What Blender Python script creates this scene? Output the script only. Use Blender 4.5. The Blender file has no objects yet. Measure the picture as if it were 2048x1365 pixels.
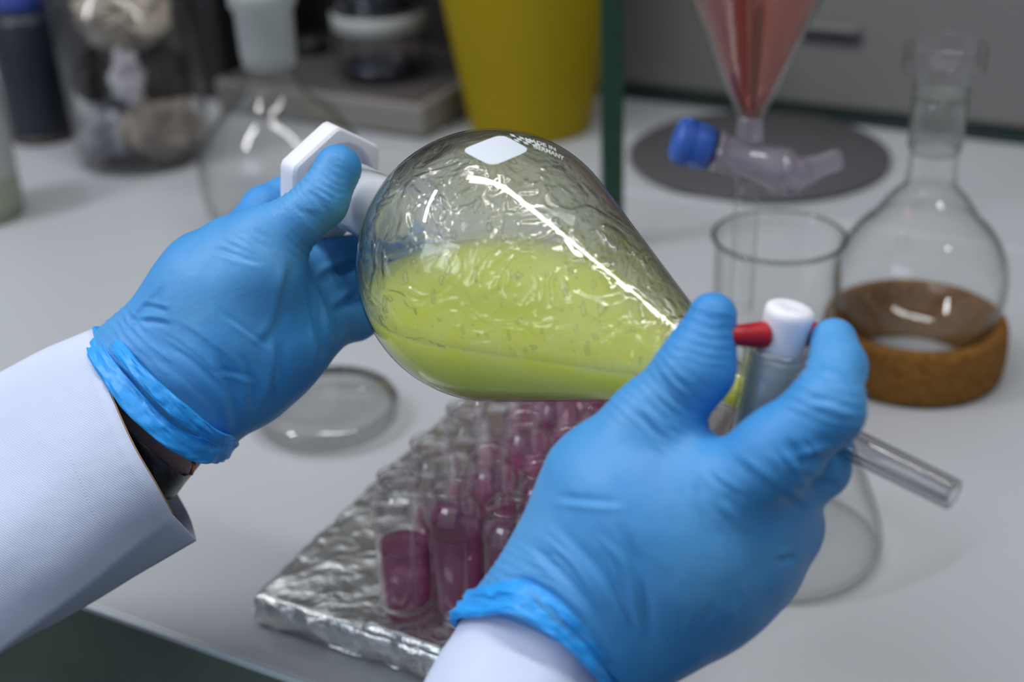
import bpy, bmesh, math, random
import numpy as np
from mathutils import Vector, Matrix, noise
random.seed(7)
np.random.seed(7)
C = bpy.context.scene.collection
SC = bpy.context.scene
PI = math.pi

# ------------------------------------------------------------------ camera
F = 2700.0                                  # focal length in pixels of the 2048 px wide frame
PITCH, ROLL = math.radians(27.5), math.radians(2.3)
ZB = 0.9                                    # bench top height
CAM = np.array([0.0, 0.0, ZB + 0.446])
fw = np.array([0, math.cos(PITCH), -math.sin(PITCH)])
_r0 = np.array([1.0, 0, 0]); _u0 = np.array([0, math.sin(PITCH), math.cos(PITCH)])
RT = _r0 * math.cos(ROLL) - _u0 * math.sin(ROLL)
UP = _u0 * math.cos(ROLL) + _r0 * math.sin(ROLL)
cd = bpy.data.cameras.new('camera'); cam = bpy.data.objects.new('camera', cd); C.objects.link(cam)
cam.matrix_world = Matrix(((RT[0], UP[0], -fw[0], CAM[0]), (RT[1], UP[1], -fw[1], CAM[1]), (RT[2], UP[2], -fw[2], CAM[2]), (0, 0, 0, 1)))
cd.sensor_width = 36.0; cd.lens = 36.0 * F / 2048.0
cd.clip_start = 0.02; cd.clip_end = 50
cd.dof.use_dof = True; cd.dof.focus_distance = 0.552; cd.dof.aperture_fstop = 5.0
SC.camera = cam

# ------------------------------------------------------------------ world, lights, exposure
W = bpy.data.worlds.new('room_light'); SC.world = W; W.use_nodes = True
wn = W.node_tree; wn.nodes.clear()
wo = wn.nodes.new('ShaderNodeOutputWorld'); wb = wn.nodes.new('ShaderNodeBackground')
tc = wn.nodes.new('ShaderNodeTexCoord'); sx = wn.nodes.new('ShaderNodeSeparateXYZ'); cr = wn.nodes.new('ShaderNodeValToRGB')
mr = wn.nodes.new('ShaderNodeMapRange'); mr.inputs[1].default_value = -1; mr.inputs[2].default_value = 1
wn.links.new(tc.outputs['Generated'], sx.inputs[0]); wn.links.new(sx.outputs['Z'], mr.inputs[0])
wn.links.new(mr.outputs[0], cr.inputs[0]); wn.links.new(cr.outputs[0], wb.inputs[0]); wn.links.new(wb.outputs[0], wo.inputs[0])
cr.color_ramp.elements[0].position = 0.30; cr.color_ramp.elements[0].color = (0.09, 0.10, 0.12, 1)
cr.color_ramp.elements[1].position = 1.0; cr.color_ramp.elements[1].color = (1.0, 1.02, 1.08, 1)
e = cr.color_ramp.elements.new(0.60); e.color = (0.34, 0.40, 0.50, 1)
wb.inputs[1].default_value = 0.66
# added sideways falloff: room light dimmed to the right so the bench darkens there
mx = wn.nodes.new('ShaderNodeMapRange'); mx.inputs[1].default_value = -1; mx.inputs[2].default_value = 1; mx.inputs[3].default_value = 0.86; mx.inputs[4].default_value = 0.30
wn.links.new(sx.outputs['X'], mx.inputs[0]); wn.links.new(mx.outputs[0], wb.inputs[1])

def area(name, loc, target, sx_, sy_, power, col=(1, 1, 1), rot=None):
    l = bpy.data.lights.new(name, 'AREA'); l.shape = 'RECTANGLE'; l.size = sx_; l.size_y = sy_
    l.energy = power; l.color = col
    o = bpy.data.objects.new(name, l); C.objects.link(o); o.location = loc
    if rot is not None: o.rotation_euler = rot
    else:
        d = Vector(target) - Vector(loc); o.rotation_euler = d.to_track_quat('-Z', 'Y').to_euler()
    return o
BA = math.radians(-28.5)                    # direction of the bench
# two rows of fluorescent ceiling lamps parallel to the bench
area('ceiling_strip_light', (0.33, 0.46, ZB + 1.62), None, 1.55, 0.115, 13, (1.0, 0.99, 0.97), rot=(0, 0, BA))
area('ceiling_strip_light', (-1.35, 0.55, ZB + 1.65), None, 0.95, 0.09, 19, (0.95, 0.97, 1.0), rot=(0, 0, BA + 1.2))
# soft cool fill light added from the left behind the camera, source unseen
area('left_fill_light', (-1.9, -1.1, ZB + 1.5), (0, 0.6, ZB + 0.1), 1.4, 1.1, 11, (0.80, 0.90, 1.0))

SC.view_settings.view_transform = 'Standard'; SC.view_settings.look = 'None'
SC.view_settings.gamma = 1.0; SC.view_settings.use_curve_mapping = False
SC.view_settings.exposure = 0.0
SC.cycles.max_bounces = 14; SC.cycles.transmission_bounces = 12; SC.cycles.transparent_max_bounces = 24
SC.cycles.diffuse_bounces = 3; SC.cycles.glossy_bounces = 4
SC.cycles.caustics_reflective = False; SC.cycles.caustics_refractive = True
SC.cycles.blur_glossy = 0.6; SC.cycles.sample_clamp_indirect = 4.0
SC.cycles.use_denoising = True

# ------------------------------------------------------------------ helpers
def ray(x, y): return fw + (x - 1024) / F * RT - (y - 682.5) / F * UP
def at(x, y, d): return CAM + d * ray(x, y)             # the point seen at a pixel at a depth in metres
def bench(x, y, z=0.0):                                 # the point of a horizontal plane seen at a pixel
    r = ray(x, y); t = (z + ZB - CAM[2]) / r[2]; return CAM + t * r
def proj(P):
    q = np.asarray(P) - CAM; z = q @ fw
    return np.stack([1024 + F * (q @ RT) / z, 682.5 - F * (q @ UP) / z], -1), z
def camdir(x, y, z): return x * RT + y * UP - z * fw     # camera-like axes: right, up, towards the viewer
bu = np.array([math.cos(BA), math.sin(BA), 0]); bv = np.array([-math.sin(BA), math.cos(BA), 0])
def BV(u, v, z): return bu * u + bv * v + np.array([0, 0, z + ZB])

def tag(o, label=None, cat=None, group=None, kind=None):
    if label: o['label'] = label
    if cat: o['category'] = cat
    if group: o['group'] = group
    if kind: o['kind'] = kind
    return o
def thing(name, loc, label, cat, group=None):
    o = bpy.data.objects.new(name, None); C.objects.link(o); o.location = Vector(loc); o.empty_display_size = 0.02
    return tag(o, label, cat, group)
def obj(name, me, mat, parent=None, smooth=True, local=False):
    """me = (verts, faces) or a Mesh; world coordinates unless local"""
    if not isinstance(me, bpy.types.Mesh):
        v, f = me; m = bpy.data.meshes.new(name)
        m.from_pydata([tuple(map(float, p)) for p in v], [], [tuple(map(int, q)) for q in f]); m.validate(); me = m
    me.name = name
    if mat is not None and not me.materials: me.materials.append(mat)
    if smooth: me.polygons.foreach_set('use_smooth', [True] * len(me.polygons))
    o = bpy.data.objects.new(name, me); C.objects.link(o)
    if parent is not None:
        o.parent = parent
        if not local:
            p = parent; off = Vector((0, 0, 0))
            while p is not None: 
                if p.type == 'EMPTY': off += p.location
                p = p.parent
            if parent.type == 'EMPTY': o.matrix_parent_inverse = Matrix.Translation(-off)
    return o
def smooth_angle(o, deg=35):
    me = o.data; bm = bmesh.new(); bm.from_mesh(me)
    for ed in bm.edges:
        ed.smooth = not (len(ed.link_faces) == 2 and ed.calc_face_angle(0) > math.radians(deg))
    bm.to_mesh(me); bm.free(); return o
def join(*ms):
    V = []; Fc = []
    for v, f in ms:
        n = len(V); V += [tuple(p) for p in v]; Fc += [tuple(i + n for i in q) for q in f]
    return V, Fc
def frame(a):
    a = np.asarray(a, float); a = a / np.linalg.norm(a)
    t = np.array([0, 0, 1.0]) if abs(a[2]) < 0.9 else np.array([1.0, 0, 0])
    x = np.cross(t, a); x /= np.linalg.norm(x); return x, np.cross(a, x), a
def lathe(prof, n=48, org=(0, 0, 0), axis=(0, 0, 1), closed=False):
    """prof: (r, s) pairs, s along axis. closed=True joins last ring to first (a wall with thickness)"""
    x, y, a = frame(axis); org = np.asarray(org, float); V = []; Fc = []
    k = len(prof)
    for i in range(n):
        t = 2 * PI * i / n; c, s = math.cos(t), math.sin(t)
        for r, h in prof: V.append(org + a * h + (x * c + y * s) * r)
    m = k if closed else k - 1
    for i in range(n):
        j = (i + 1) % n
        for q in range(m):
            q2 = (q + 1) % k
            ids = [i * k + q, j * k + q, j * k + q2, i * k + q2]
            Fc.append(ids)
    # weld points on the axis
    V2 = []; mp = {}; idx = []
    for i, p in enumerate(V):
        r, h = prof[i % k]
        if r < 1e-9:
            key = i % k
            if key not in mp: mp[key] = len(V2); V2.append(p)
            idx.append(mp[key])
        else: idx.append(len(V2)); V2.append(p)
    F2 = []
    for f in Fc:
        g = []
        for i in f:
            if idx[i] not in g: g.append(idx[i])
        if len(g) > 2: F2.append(g)
    return V2, F2
def spl(pts, n=6):
    """Catmull-Rom through points"""
    P = [np.asarray(p, float) for p in pts]; out = []
    for i in range(len(P) - 1):
        a = P[max(i - 1, 0)]; b = P[i]; c = P[i + 1]; d = P[min(i + 2, len(P) - 1)]
        for k in range(n):
            t = k / n
            out.append(0.5 * ((2 * b) + (c - a) * t + (2 * a - 5 * b + 4 * c - d) * t * t + (3 * b - a - 3 * c + d) * t ** 3))
    out.append(P[-1]); return out
def shell_prof(outer, th):
    """closed profile: outer wall then inner wall (offset by th) back"""
    P = [np.array(p, float) for p in outer]; inn = []
    for i, p in enumerate(P):
        d = P[min(i + 1, len(P) - 1)] - P[max(i - 1, 0)]; L = np.linalg.norm(d) or 1
        nrm = np.array([-d[1], d[0]]) / L              # left of the direction of travel
        q = p + nrm * th; q[0] = max(q[0], 0.0); 
        if p[0] < 1e-9: q[0] = 0.0
        inn.append(q)
    return [tuple(p) for p in P], [tuple(q) for q in inn]
def box(a, b, frame_=None):
    (x0, y0, z0), (x1, y1, z1) = a, b
    v = [(x, y, z) for z in (z0, z1) for y in (y0, y1) for x in (x0, x1)]
    f = [(0, 2, 3, 1), (4, 5, 7, 6), (0, 1, 5, 4), (2, 6, 7, 3), (0, 4, 6, 2), (1, 3, 7, 5)]
    if frame_: v = [frame_(*p) for p in v]
    return v, f
def bevel(o, w, seg=2):
    m = o.modifiers.new('b', 'BEVEL'); m.width = w; m.segments = seg; m.limit_method = 'ANGLE'; m.angle_limit = math.radians(40); return o
def tube(path, r, n=12, cap=True):
    P = [np.asarray(p, float) for p in path]; V = []; Fc = []
    for i, p in enumerate(P):
        d = P[min(i + 1, len(P) - 1)] - P[max(i - 1, 0)]; x, y, _ = frame(d)
        rr = r[i] if hasattr(r, '__len__') else r
        for k in range(n):
            t = 2 * PI * k / n; V.append(p + (x * math.cos(t) + y * math.sin(t)) * rr)
    for i in range(len(P) - 1):
        for k in range(n):
            k2 = (k + 1) % n; Fc.append((i * n + k, i * n + k2, (i + 1) * n + k2, (i + 1) * n + k))
    if cap: Fc.append(tuple(range(n))[::-1]); Fc.append(tuple((len(P) - 1) * n + k for k in range(n)))
    return V, Fc

# ------------------------------------------------------------------ materials
def newmat(name):
    m = bpy.data.materials.new(name); m.use_nodes = True; nt = m.node_tree; nt.nodes.clear()
    out = nt.nodes.new('ShaderNodeOutputMaterial'); return m, nt, out
def principled(name, col, rough=0.5, metal=0.0, sss=0.0, sssr=(0.01, 0.01, 0.01), coat=0.0, bump=None, var=None, sheen=0.0, spec=0.5):
    """bump=(scale, strength, distance, detail); var=(scale, colour2, amount)"""
    m, nt, out = newmat(name); L = nt.links.new
    p = nt.nodes.new('ShaderNodeBsdfPrincipled'); L(p.outputs[0], out.inputs[0])
    p.inputs['Base Color'].default_value = (*col, 1); p.inputs['Roughness'].default_value = rough; p.inputs['Metallic'].default_value = metal
    p.inputs['Specular IOR Level'].default_value = spec
    if sss: p.inputs['Subsurface Weight'].default_value = sss; p.inputs['Subsurface Radius'].default_value = sssr; p.inputs['Subsurface Scale'].default_value = 1.0
    p.inputs['Coat Weight'].default_value = coat; p.inputs['Sheen Weight'].default_value = sheen
    tcn = nt.nodes.new('ShaderNodeTexCoord')
    if bump:
        n = nt.nodes.new('ShaderNodeTexNoise'); n.inputs['Scale'].default_value = bump[0]; n.inputs['Detail'].default_value = bump[3]
        b = nt.nodes.new('ShaderNodeBump'); b.inputs['Strength'].default_value = bump[1]; b.inputs['Distance'].default_value = bump[2]
        L(tcn.outputs['Object'], n.inputs['Vector']); L(n.outputs[0], b.inputs['Height']); L(b.outputs[0], p.inputs['Normal'])
    if var:
        n = nt.nodes.new('ShaderNodeTexNoise'); n.inputs['Scale'].default_value = var[0]; n.inputs['Detail'].default_value = 4
        r = nt.nodes.new('ShaderNodeValToRGB'); r.color_ramp.elements[0].position = 0.35; r.color_ramp.elements[1].position = 0.68
        r.color_ramp.elements[0].color = (*col, 1); r.color_ramp.elements[1].color = (*var[1], 1)
        L(tcn.outputs['Object'], n.inputs['Vector']); L(n.outputs[0], r.inputs[0]); L(r.outputs[0], p.inputs['Base Color'])
    return m
def thin_glass(name, tint=(0.97, 0.985, 0.975), edge=(0.45, 0.50, 0.47), f0=0.045, rough=0.02, epow=3.0, frost=0.0, frostcol=(0.8, 0.82, 0.82)):
    """glass wall: lets light through, darkens where one looks through it edge on, reflects more at grazing angles"""
    m, nt, out = newmat(name); L = nt.links.new; N = nt.nodes.new
    lw = N('ShaderNodeLayerWeight'); lw.inputs['Blend'].default_value = 0.5
    def mth(op, a, b):
        n = N('ShaderNodeMath'); n.operation = op
        for i, v in enumerate((a, b)):
            if isinstance(v, (int, float)): n.inputs[i].default_value = v
            else: L(v, n.inputs[i])
        return n.outputs[0]
    fz = lw.outputs['Facing']
    sch = mth('ADD', mth('MULTIPLY', mth('POWER', fz, 5.0), 1 - f0), f0)
    ed = mth('POWER', fz, epow)
    mc = N('ShaderNodeMix'); mc.data_type = 'RGBA'; L(ed, mc.inputs[0]); mc.inputs[6].default_value = (*tint, 1); mc.inputs[7].default_value = (*edge, 1)
    tr = N('ShaderNodeBsdfTransparent'); L(mc.outputs[2], tr.inputs[0])
    gl = N('ShaderNodeBsdfGlossy'); gl.inputs['Roughness'].default_value = rough
    base = tr.outputs[0]
    if frost:
        df = N('ShaderNodeBsdfTranslucent'); df.inputs[0].default_value = (*frostcol, 1)
        d2 = N('ShaderNodeBsdfDiffuse'); d2.inputs[0].default_value = (*frostcol, 1)
        ms0 = N('ShaderNodeMixShader'); ms0.inputs[0].default_value = 0.5; L(df.outputs[0], ms0.inputs[1]); L(d2.outputs[0], ms0.inputs[2])
        ms1 = N('ShaderNodeMixShader'); ms1.inputs[0].default_value = frost; L(base, ms1.inputs[1]); L(ms0.outputs[0], ms1.inputs[2]); base = ms1.outputs[0]
    ms = N('ShaderNodeMixShader'); L(sch, ms.inputs[0]); L(base, ms.inputs[1]); L(gl.outputs[0], ms.inputs[2])
    L(ms.outputs[0], out.inputs[0]); return m
def real_glass(name, col=(0.98, 1.0, 0.985), rough=0.0, ior=1.47, bumps=None):
    m, nt, out = newmat(name); L = nt.links.new; N = nt.nodes.new
    g = N('ShaderNodeBsdfGlass'); g.inputs['Color'].default_value = (*col, 1); g.inputs['Roughness'].default_value = rough; g.inputs['IOR'].default_value = ior
    L(g.outputs[0], out.inputs[0])
    if bumps:
        tcn = N('ShaderNodeTexCoord'); prev = None
        for sc, st, dist, det, dstn in bumps:
            n = N('ShaderNodeTexNoise'); n.inputs['Scale'].default_value = sc; n.inputs['Detail'].default_value = det; n.inputs['Distortion'].default_value = dstn
            b = N('ShaderNodeBump'); b.inputs['Strength'].default_value = st; b.inputs['Distance'].default_value = dist
            L(tcn.outputs['Object'], n.inputs['Vector']); L(n.outputs[0], b.inputs['Height'])
            if prev: L(prev.outputs[0], b.inputs['Normal'])
            prev = b
        L(prev.outputs[0], g.inputs['Normal'])
    return m

M = {}
M['bench'] = principled('bench_laminate', (0.445, 0.462, 0.485), 0.30, bump=(900, 0.03, 0.001, 2), var=(3.0, (0.42, 0.437, 0.46), 1))
M['bench_body'] = principled('bench_cabinet', (0.45, 0.47, 0.5), 0.5)
M['floor'] = principled('floor_vinyl', (0.055, 0.075, 0.068), 0.5, var=(14.0, (0.075, 0.095, 0.085), 1))
M['bench_front'] = principled('dark_green_front', (0.115, 0.145, 0.125), 0.5, var=(22.0, (0.14, 0.17, 0.15), 1))
M['edge'] = principled('bench_edge', (0.62, 0.72, 0.78), 0.35)
M['wall'] = principled('dark_wall', (0.05, 0.043, 0.04), 0.8)
M['grey_case'] = principled('grey_case', (0.165, 0.162, 0.158), 0.45)
M['slot'] = principled('slot_dark', (0.05, 0.048, 0.055), 0.6)
M['green_strip'] = principled('green_black_strip', (0.008, 0.022, 0.018), 0.5)
M['mat'] = principled('dark_grey_mat', (0.075, 0.072, 0.078), 0.45)
M['yellow'] = principled('yellow_plastic', (0.31, 0.225, 0.0), 0.6, spec=0.25, sss=0.1, sssr=(0.01, 0.006, 0.001))
M['post'] = principled('green_painted_steel', (0.005, 0.042, 0.020), 0.45)
M['hole_dark'] = principled('hole_dark', (0.03, 0.018, 0.012), 0.8)
M['slab'] = principled('grey_beige_case', (0.20, 0.185, 0.165), 0.5)
M['slabtop'] = principled('grey_plate', (0.075, 0.066, 0.064), 0.5)
M['black'] = principled('black_plastic', (0.006, 0.006, 0.006), 0.5)
M['darkcase'] = principled('dark_brown_case', (0.016, 0.012, 0.011), 0.6)
M['navy'] = principled('navy_bottle', (0.007, 0.011, 0.020), 0.4)
M['bluecap'] = principled('blue_cap', (0.035, 0.065, 0.30), 0.4)
M['paleplastic'] = principled('translucent_plastic', (0.36, 0.38, 0.37), 0.4, sss=0.2)
M['glass'] = thin_glass('clear_glass', tint=(0.992, 0.995, 0.993), edge=(0.34, 0.36, 0.34), epow=5.0, f0=0.03)
M['glass_green'] = thin_glass('rim_glass', tint=(0.72, 0.78, 0.74), edge=(0.03, 0.08, 0.06), epow=1.6, f0=0.06)
M['plastic_clear'] = thin_glass('clear_plastic', tint=(0.93, 0.92, 0.95), edge=(0.26, 0.23, 0.30), epow=2.0, frost=0.34, frostcol=(0.78, 0.74, 0.84), rough=0.06, f0=0.10)
M['frosted'] = thin_glass('ground_glass', frost=0.55, frostcol=(0.62, 0.66, 0.66), rough=0.4)
M['frost_white'] = thin_glass('ground_glass_on_stopper', frost=0.85, frostcol=(0.86, 0.90, 0.96), rough=0.35)
M['pinkjar'] = thin_glass('jar_glass', tint=(0.99, 0.985, 0.98), edge=(0.40, 0.37, 0.35), epow=4.0, rough=0.1, f0=0.03)
M['cork'] = principled('cork', (0.17, 0.075, 0.014), 0.85, bump=(260, 0.6, 0.004, 5), var=(220, (0.26, 0.125, 0.03), 1), spec=0.15)
M['white_ptfe'] = principled('white_ptfe', (0.80, 0.81, 0.88), 0.38, sss=0.35, sssr=(0.006, 0.006, 0.008))
M['red'] = principled('red_plastic', (0.42, 0.004, 0.012), 0.42)
M['blueknob'] = principled('blue_knob', (0.035, 0.13, 0.52), 0.4)
M['glove'] = principled('blue_nitrile', (0.034, 0.245, 0.60), 0.50, sss=0.10, sssr=(0.001, 0.003, 0.006), bump=(520, 0.10, 0.0012, 3), var=(20, (0.085, 0.32, 0.64), 1), spec=0.42)
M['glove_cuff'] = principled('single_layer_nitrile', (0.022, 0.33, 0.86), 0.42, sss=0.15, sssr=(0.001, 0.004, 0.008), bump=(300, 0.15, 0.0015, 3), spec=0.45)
M['skin'] = principled('skin', (0.52, 0.33, 0.30), 0.5, sss=0.2, sssr=(0.008, 0.003, 0.002), bump=(900, 0.1, 0.0008, 3))
M['leather'] = principled('black_leather', (0.008, 0.009, 0.012), 0.35, bump=(600, 0.25, 0.001, 4))
M['brass'] = principled('copper_buckle', (0.6, 0.25, 0.12), 0.3, metal=1.0)
M['label_white'] = principled('white_enamel', (0.62, 0.68, 0.74), 0.5)
M['text_white'] = principled('white_print', (0.55, 0.60, 0.58), 0.5)
M['thread'] = principled('thread', (0.62, 0.66, 0.74), 0.8)

def cloth_mat():
    m, nt, out = newmat('white_twill'); L = nt.links.new; N = nt.nodes.new
    p = N('ShaderNodeBsdfPrincipled'); L(p.outputs[0], out.inputs[0])
    p.inputs['Base Color'].default_value = (0.58, 0.64, 0.82, 1); p.inputs['Roughness'].default_value = 0.85; p.inputs['Sheen Weight'].default_value = 0.15  # white cloth, with the bluish cast of the light mixed into its colour
    p.inputs['Specular IOR Level'].default_value = 0.2
    tcn = N('ShaderNodeTexCoord'); w = N('ShaderNodeTexWave'); w.inputs['Scale'].default_value = 420; w.bands_direction = 'DIAGONAL'; w.inputs['Distortion'].default_value = 0.6
    b = N('ShaderNodeBump'); b.inputs['Strength'].default_value = 0.16; b.inputs['Distance'].default_value = 0.0006
    n2 = N('ShaderNodeTexNoise'); n2.inputs['Scale'].default_value = 28; n2.inputs['Detail'].default_value = 3
    b2 = N('ShaderNodeBump'); b2.inputs['Strength'].default_value = 0.35; b2.inputs['Distance'].default_value = 0.004
    L(tcn.outputs['Object'], w.inputs['Vector']); L(tcn.outputs['Object'], n2.inputs['Vector'])
    L(w.outputs['Fac'], b.inputs['Height']); L(n2.outputs[0], b2.inputs['Height']); L(b2.outputs[0], b.inputs['Normal']); L(b.outputs[0], p.inputs['Normal'])
    return m
M['cloth'] = cloth_mat()
def foil_mat():
    m, nt, out = newmat('aluminium_foil'); L = nt.links.new; N = nt.nodes.new
    p = N('ShaderNodeBsdfPrincipled'); L(p.outputs[0], out.inputs[0])
    p.inputs['Base Color'].default_value = (0.88, 0.89, 0.87, 1); p.inputs['Metallic'].default_value = 1; p.inputs['Roughness'].default_value = 0.33
    tcn = N('ShaderNodeTexCoord'); n = N('ShaderNodeTexNoise'); n.inputs['Scale'].default_value = 55; n.inputs['Detail'].default_value = 5; n.inputs['Distortion'].default_value = 0.6
    v = N('ShaderNodeTexVoronoi'); v.inputs['Scale'].default_value = 75; v.feature = 'F1'
    b = N('ShaderNodeBump'); b.inputs['Strength'].default_value = 0.35; b.inputs['Distance'].default_value = 0.010
    b2 = N('ShaderNodeBump'); b2.inputs['Strength'].default_value = 0.22; b2.inputs['Distance'].default_value = 0.006
    L(tcn.outputs['Object'], n.inputs['Vector']); L(tcn.outputs['Object'], v.inputs['Vector'])
    L(n.outputs[0], b.inputs['Height']); L(v.outputs['Distance'], b2.inputs['Height']); L(b2.outputs[0], b.inputs['Normal']); L(b.outputs[0], p.inputs['Normal'])
    return m
M['foil'] = foil_mat()
def liquid_mat(name, col, col2, dens=0.0, rough=0.12, sss=0.5, scale=30, trans=0.0):
    m, nt, out = newmat(name); L = nt.links.new; N = nt.nodes.new
    p = N('ShaderNodeBsdfPrincipled'); L(p.outputs[0], out.inputs[0])
    p.inputs['Roughness'].default_value = rough; p.inputs['IOR'].default_value = 1.33
    p.inputs['Subsurface Weight'].default_value = sss; p.inputs['Subsurface Radius'].default_value = (0.04, 0.04, 0.012); p.inputs['Subsurface Scale'].default_value = 1
    p.inputs['Transmission Weight'].default_value = trans
    tcn = N('ShaderNodeTexCoord'); n = N('ShaderNodeTexNoise'); n.inputs['Scale'].default_value = scale; n.inputs['Detail'].default_value = 5; n.inputs['Distortion'].default_value = 1.2
    r = N('ShaderNodeValToRGB'); r.color_ramp.elements[0].position = 0.35; r.color_ramp.elements[1].position = 0.72
    r.color_ramp.elements[0].color = (*col, 1); r.color_ramp.elements[1].color = (*col2, 1)
    L(tcn.outputs['Object'], n.inputs['Vector']); L(n.outputs[0], r.inputs[0]); L(r.outputs[0], p.inputs['Base Color'])
    return m
M['lime'] = liquid_mat('yellow_green_liquid', (0.70, 0.78, 0.12), (0.74, 0.80, 0.26), sss=1.0, rough=0.18)
def tinted(name, col, frost=0.35, fc=(0.5, 0.1, 0.2)):
    return thin_glass(name, tint=col, edge=tuple(c * 0.55 for c in col), frost=frost, frostcol=fc, rough=0.05, epow=2.0)
M['magenta'] = tinted('magenta_liquid', (0.95, 0.62, 0.80), 0.45, (0.90, 0.22, 0.52))
M['salmon'] = tinted('salmon_liquid', (0.90, 0.52, 0.44), 0.28, (0.62, 0.20, 0.15))
M['bluewater'] = tinted('blue_liquid', (0.10, 0.16, 0.32), 0.4, (0.03, 0.05, 0.13))
M['vial_glass'] = thin_glass('vial_glass', tint=(0.997, 0.995, 0.997), edge=(0.55, 0.52, 0.55), epow=4.0, f0=0.10, frost=0.02, frostcol=(0.85, 0.8, 0.85))
M['dish_glass'] = thin_glass('dish_glass', tint=(0.99, 0.99, 0.99), edge=(0.22, 0.24, 0.22), epow=4.0, f0=0.04)
M['barrel_glass'] = thin_glass('barrel_glass', tint=(0.93, 0.95, 0.95), edge=(0.22, 0.28, 0.28), epow=3.0, f0=0.09, frost=0.10, frostcol=(0.7, 0.76, 0.8))
# hero flask: clear outer wall, wavy wet inner wall
M['hero_out'] = thin_glass('flask_glass', tint=(0.99, 0.995, 0.985), edge=(0.30, 0.34, 0.26), epow=6.0, f0=0.04, rough=0.0)
M['drop'] = thin_glass('water_drop', tint=(1, 1, 0.98), edge=(0.55, 0.58, 0.40), f0=0.10, rough=0.0, epow=2.5)

# ------------------------------------------------------------------ room
fr = lambda u, v, z: BV(u, v, z)
o = obj('floor', box((-4, -2.5, -ZB - 0.05), (4, 3.0, -ZB), fr), M['floor'], smooth=False); tag(o, kind='structure')
o = obj('wall_back', box((-4, 1.80, -ZB), (4, 1.9, 1.9), fr), M['wall'], smooth=False); tag(o, kind='structure')
VF = 0.395
t = thing('lab_bench', BV(-0.3, 0.9, -ZB), 'long pale grey laboratory bench carrying all the glassware', 'bench')
o = obj('worktop', box((-2.4, VF, -0.03), (2.2, 1.78, 0.0), fr), M['bench'], t, smooth=False); bevel(o, 0.002)
o = obj('edge_strip', box((-2.4, VF - 0.0015, -0.0035), (2.2, VF - 0.0001, -0.0006), fr), M['edge'], t, smooth=False)
o['label'] = 'pale blue edging strip along the front of the worktop'
o = obj('front_panel', box((-2.4, VF - 0.0015, -0.76), (2.2, VF - 0.0001, -0.0037), fr), M['bench_front'], t, smooth=False); o['label'] = 'dark green grey front of the bench'
obj('cabinet', box((-2.4, VF, -ZB), (2.2, 1.76, -0.031), fr), M['bench_body'], t, smooth=False)
# low gloss ridge across the worktop
P = []
for k in range(9):
    a = PI * k / 8; P.append((math.cos(a) * 0.007, math.sin(a) * 0.0022))
V = []; Fc = []
for u in (-2.4, 2.2):
    for dv, dz in P: V.append(BV(u, 1.056 + dv, dz + 0.0001))
for k in range(8): Fc.append((k, k + 1, 9 + k + 1, 9 + k))
Fc += [(0, 9, 17, 8)]
o = obj('joint_ridge', (V, Fc), M['bench'], t)

# grey appliance at the back right
t = thing('grey_equipment_case', BV(0.3, 1.45, 0), 'large grey equipment case with a dark slot behind the right hand flask', 'equipment')
o = obj('casing', box((-0.60, 1.312, 0.012), (1.35, 1.70, 0.62), fr), M['grey_case'], t, smooth=False); bevel(o, 0.006, 3)
o = obj('base_strip', box((-0.598, 1.305, 0.0003), (1.348, 1.69, 0.0118), fr), M['green_strip'], t, smooth=False)
o['label'] = 'black green strip along the bottom of the grey case'
def facepoint(px, py, v=1.310):
    r = ray(px, py); t_ = (v - CAM @ bv) / (r @ bv); p = CAM + r * t_; return p @ bu, p[2] - ZB
(u0, z0), (u1, z1) = facepoint(1605, 70), facepoint(1722, 82)
o = obj('handle_recess', box((u0, 1.3085, z0 - 0.006), (u1, 1.314, z0 + 0.006), fr), M['slot'], t, smooth=False); bevel(o, 0.002)
o = obj('handle_lip', box((u0 + 0.002, 1.302, z0 + 0.007), (u1 - 0.002, 1.312, z0 + 0.013), fr), M['grey_case'], t, smooth=False); bevel(o, 0.002)

# dark round mat
p = bench(1512, 319)
t = obj('round_mat', lathe([(0, 0.0005), (0.119, 0.0005), (0.122, 0.002), (0.122, 0.005), (0.119, 0.007), (0, 0.007)], 72, p + 0.006 * bv), M['mat'])
smooth_angle(t, 50); tag(t, 'dark grey round plate lying on the bench behind the stopcock', 'plate')

# yellow bin
b = bench(1062, 252)
t = thing('waste_bin', b, 'tapered yellow plastic waste bin behind the held flask', 'bin')
out_ = spl([(0.0, 0.0), (0.055, 0.0), (0.0625, 0.006), (0.070, 0.05), (0.0815, 0.12), (0.094, 0.20), (0.104, 0.26)], 3)
out_ = [tuple(q) for q in out_]
a_, i_ = shell_prof(out_, 0.0022)
o = obj('bucket', lathe(a_ + i_[::-1], 64, b + [0, 0, 0.0005]), M['yellow'], t)
o = obj('rim', lathe([(0.104, 0.258), (0.109, 0.258), (0.110, 0.263), (0.109, 0.268), (0.103, 0.268), (0.102, 0.262)], 64, b, closed=True), M['yellow'], t)
t0 = obj('lid', lathe([(0.112, 0.262), (0.113, 0.278), (0.108, 0.284), (0.05, 0.290), (0, 0.290), (0, 0.2865), (0.05, 0.2865), (0.106, 0.281), (0.1105, 0.276), (0.1105, 0.262)], 64, b), M['yellow'], t)

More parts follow.
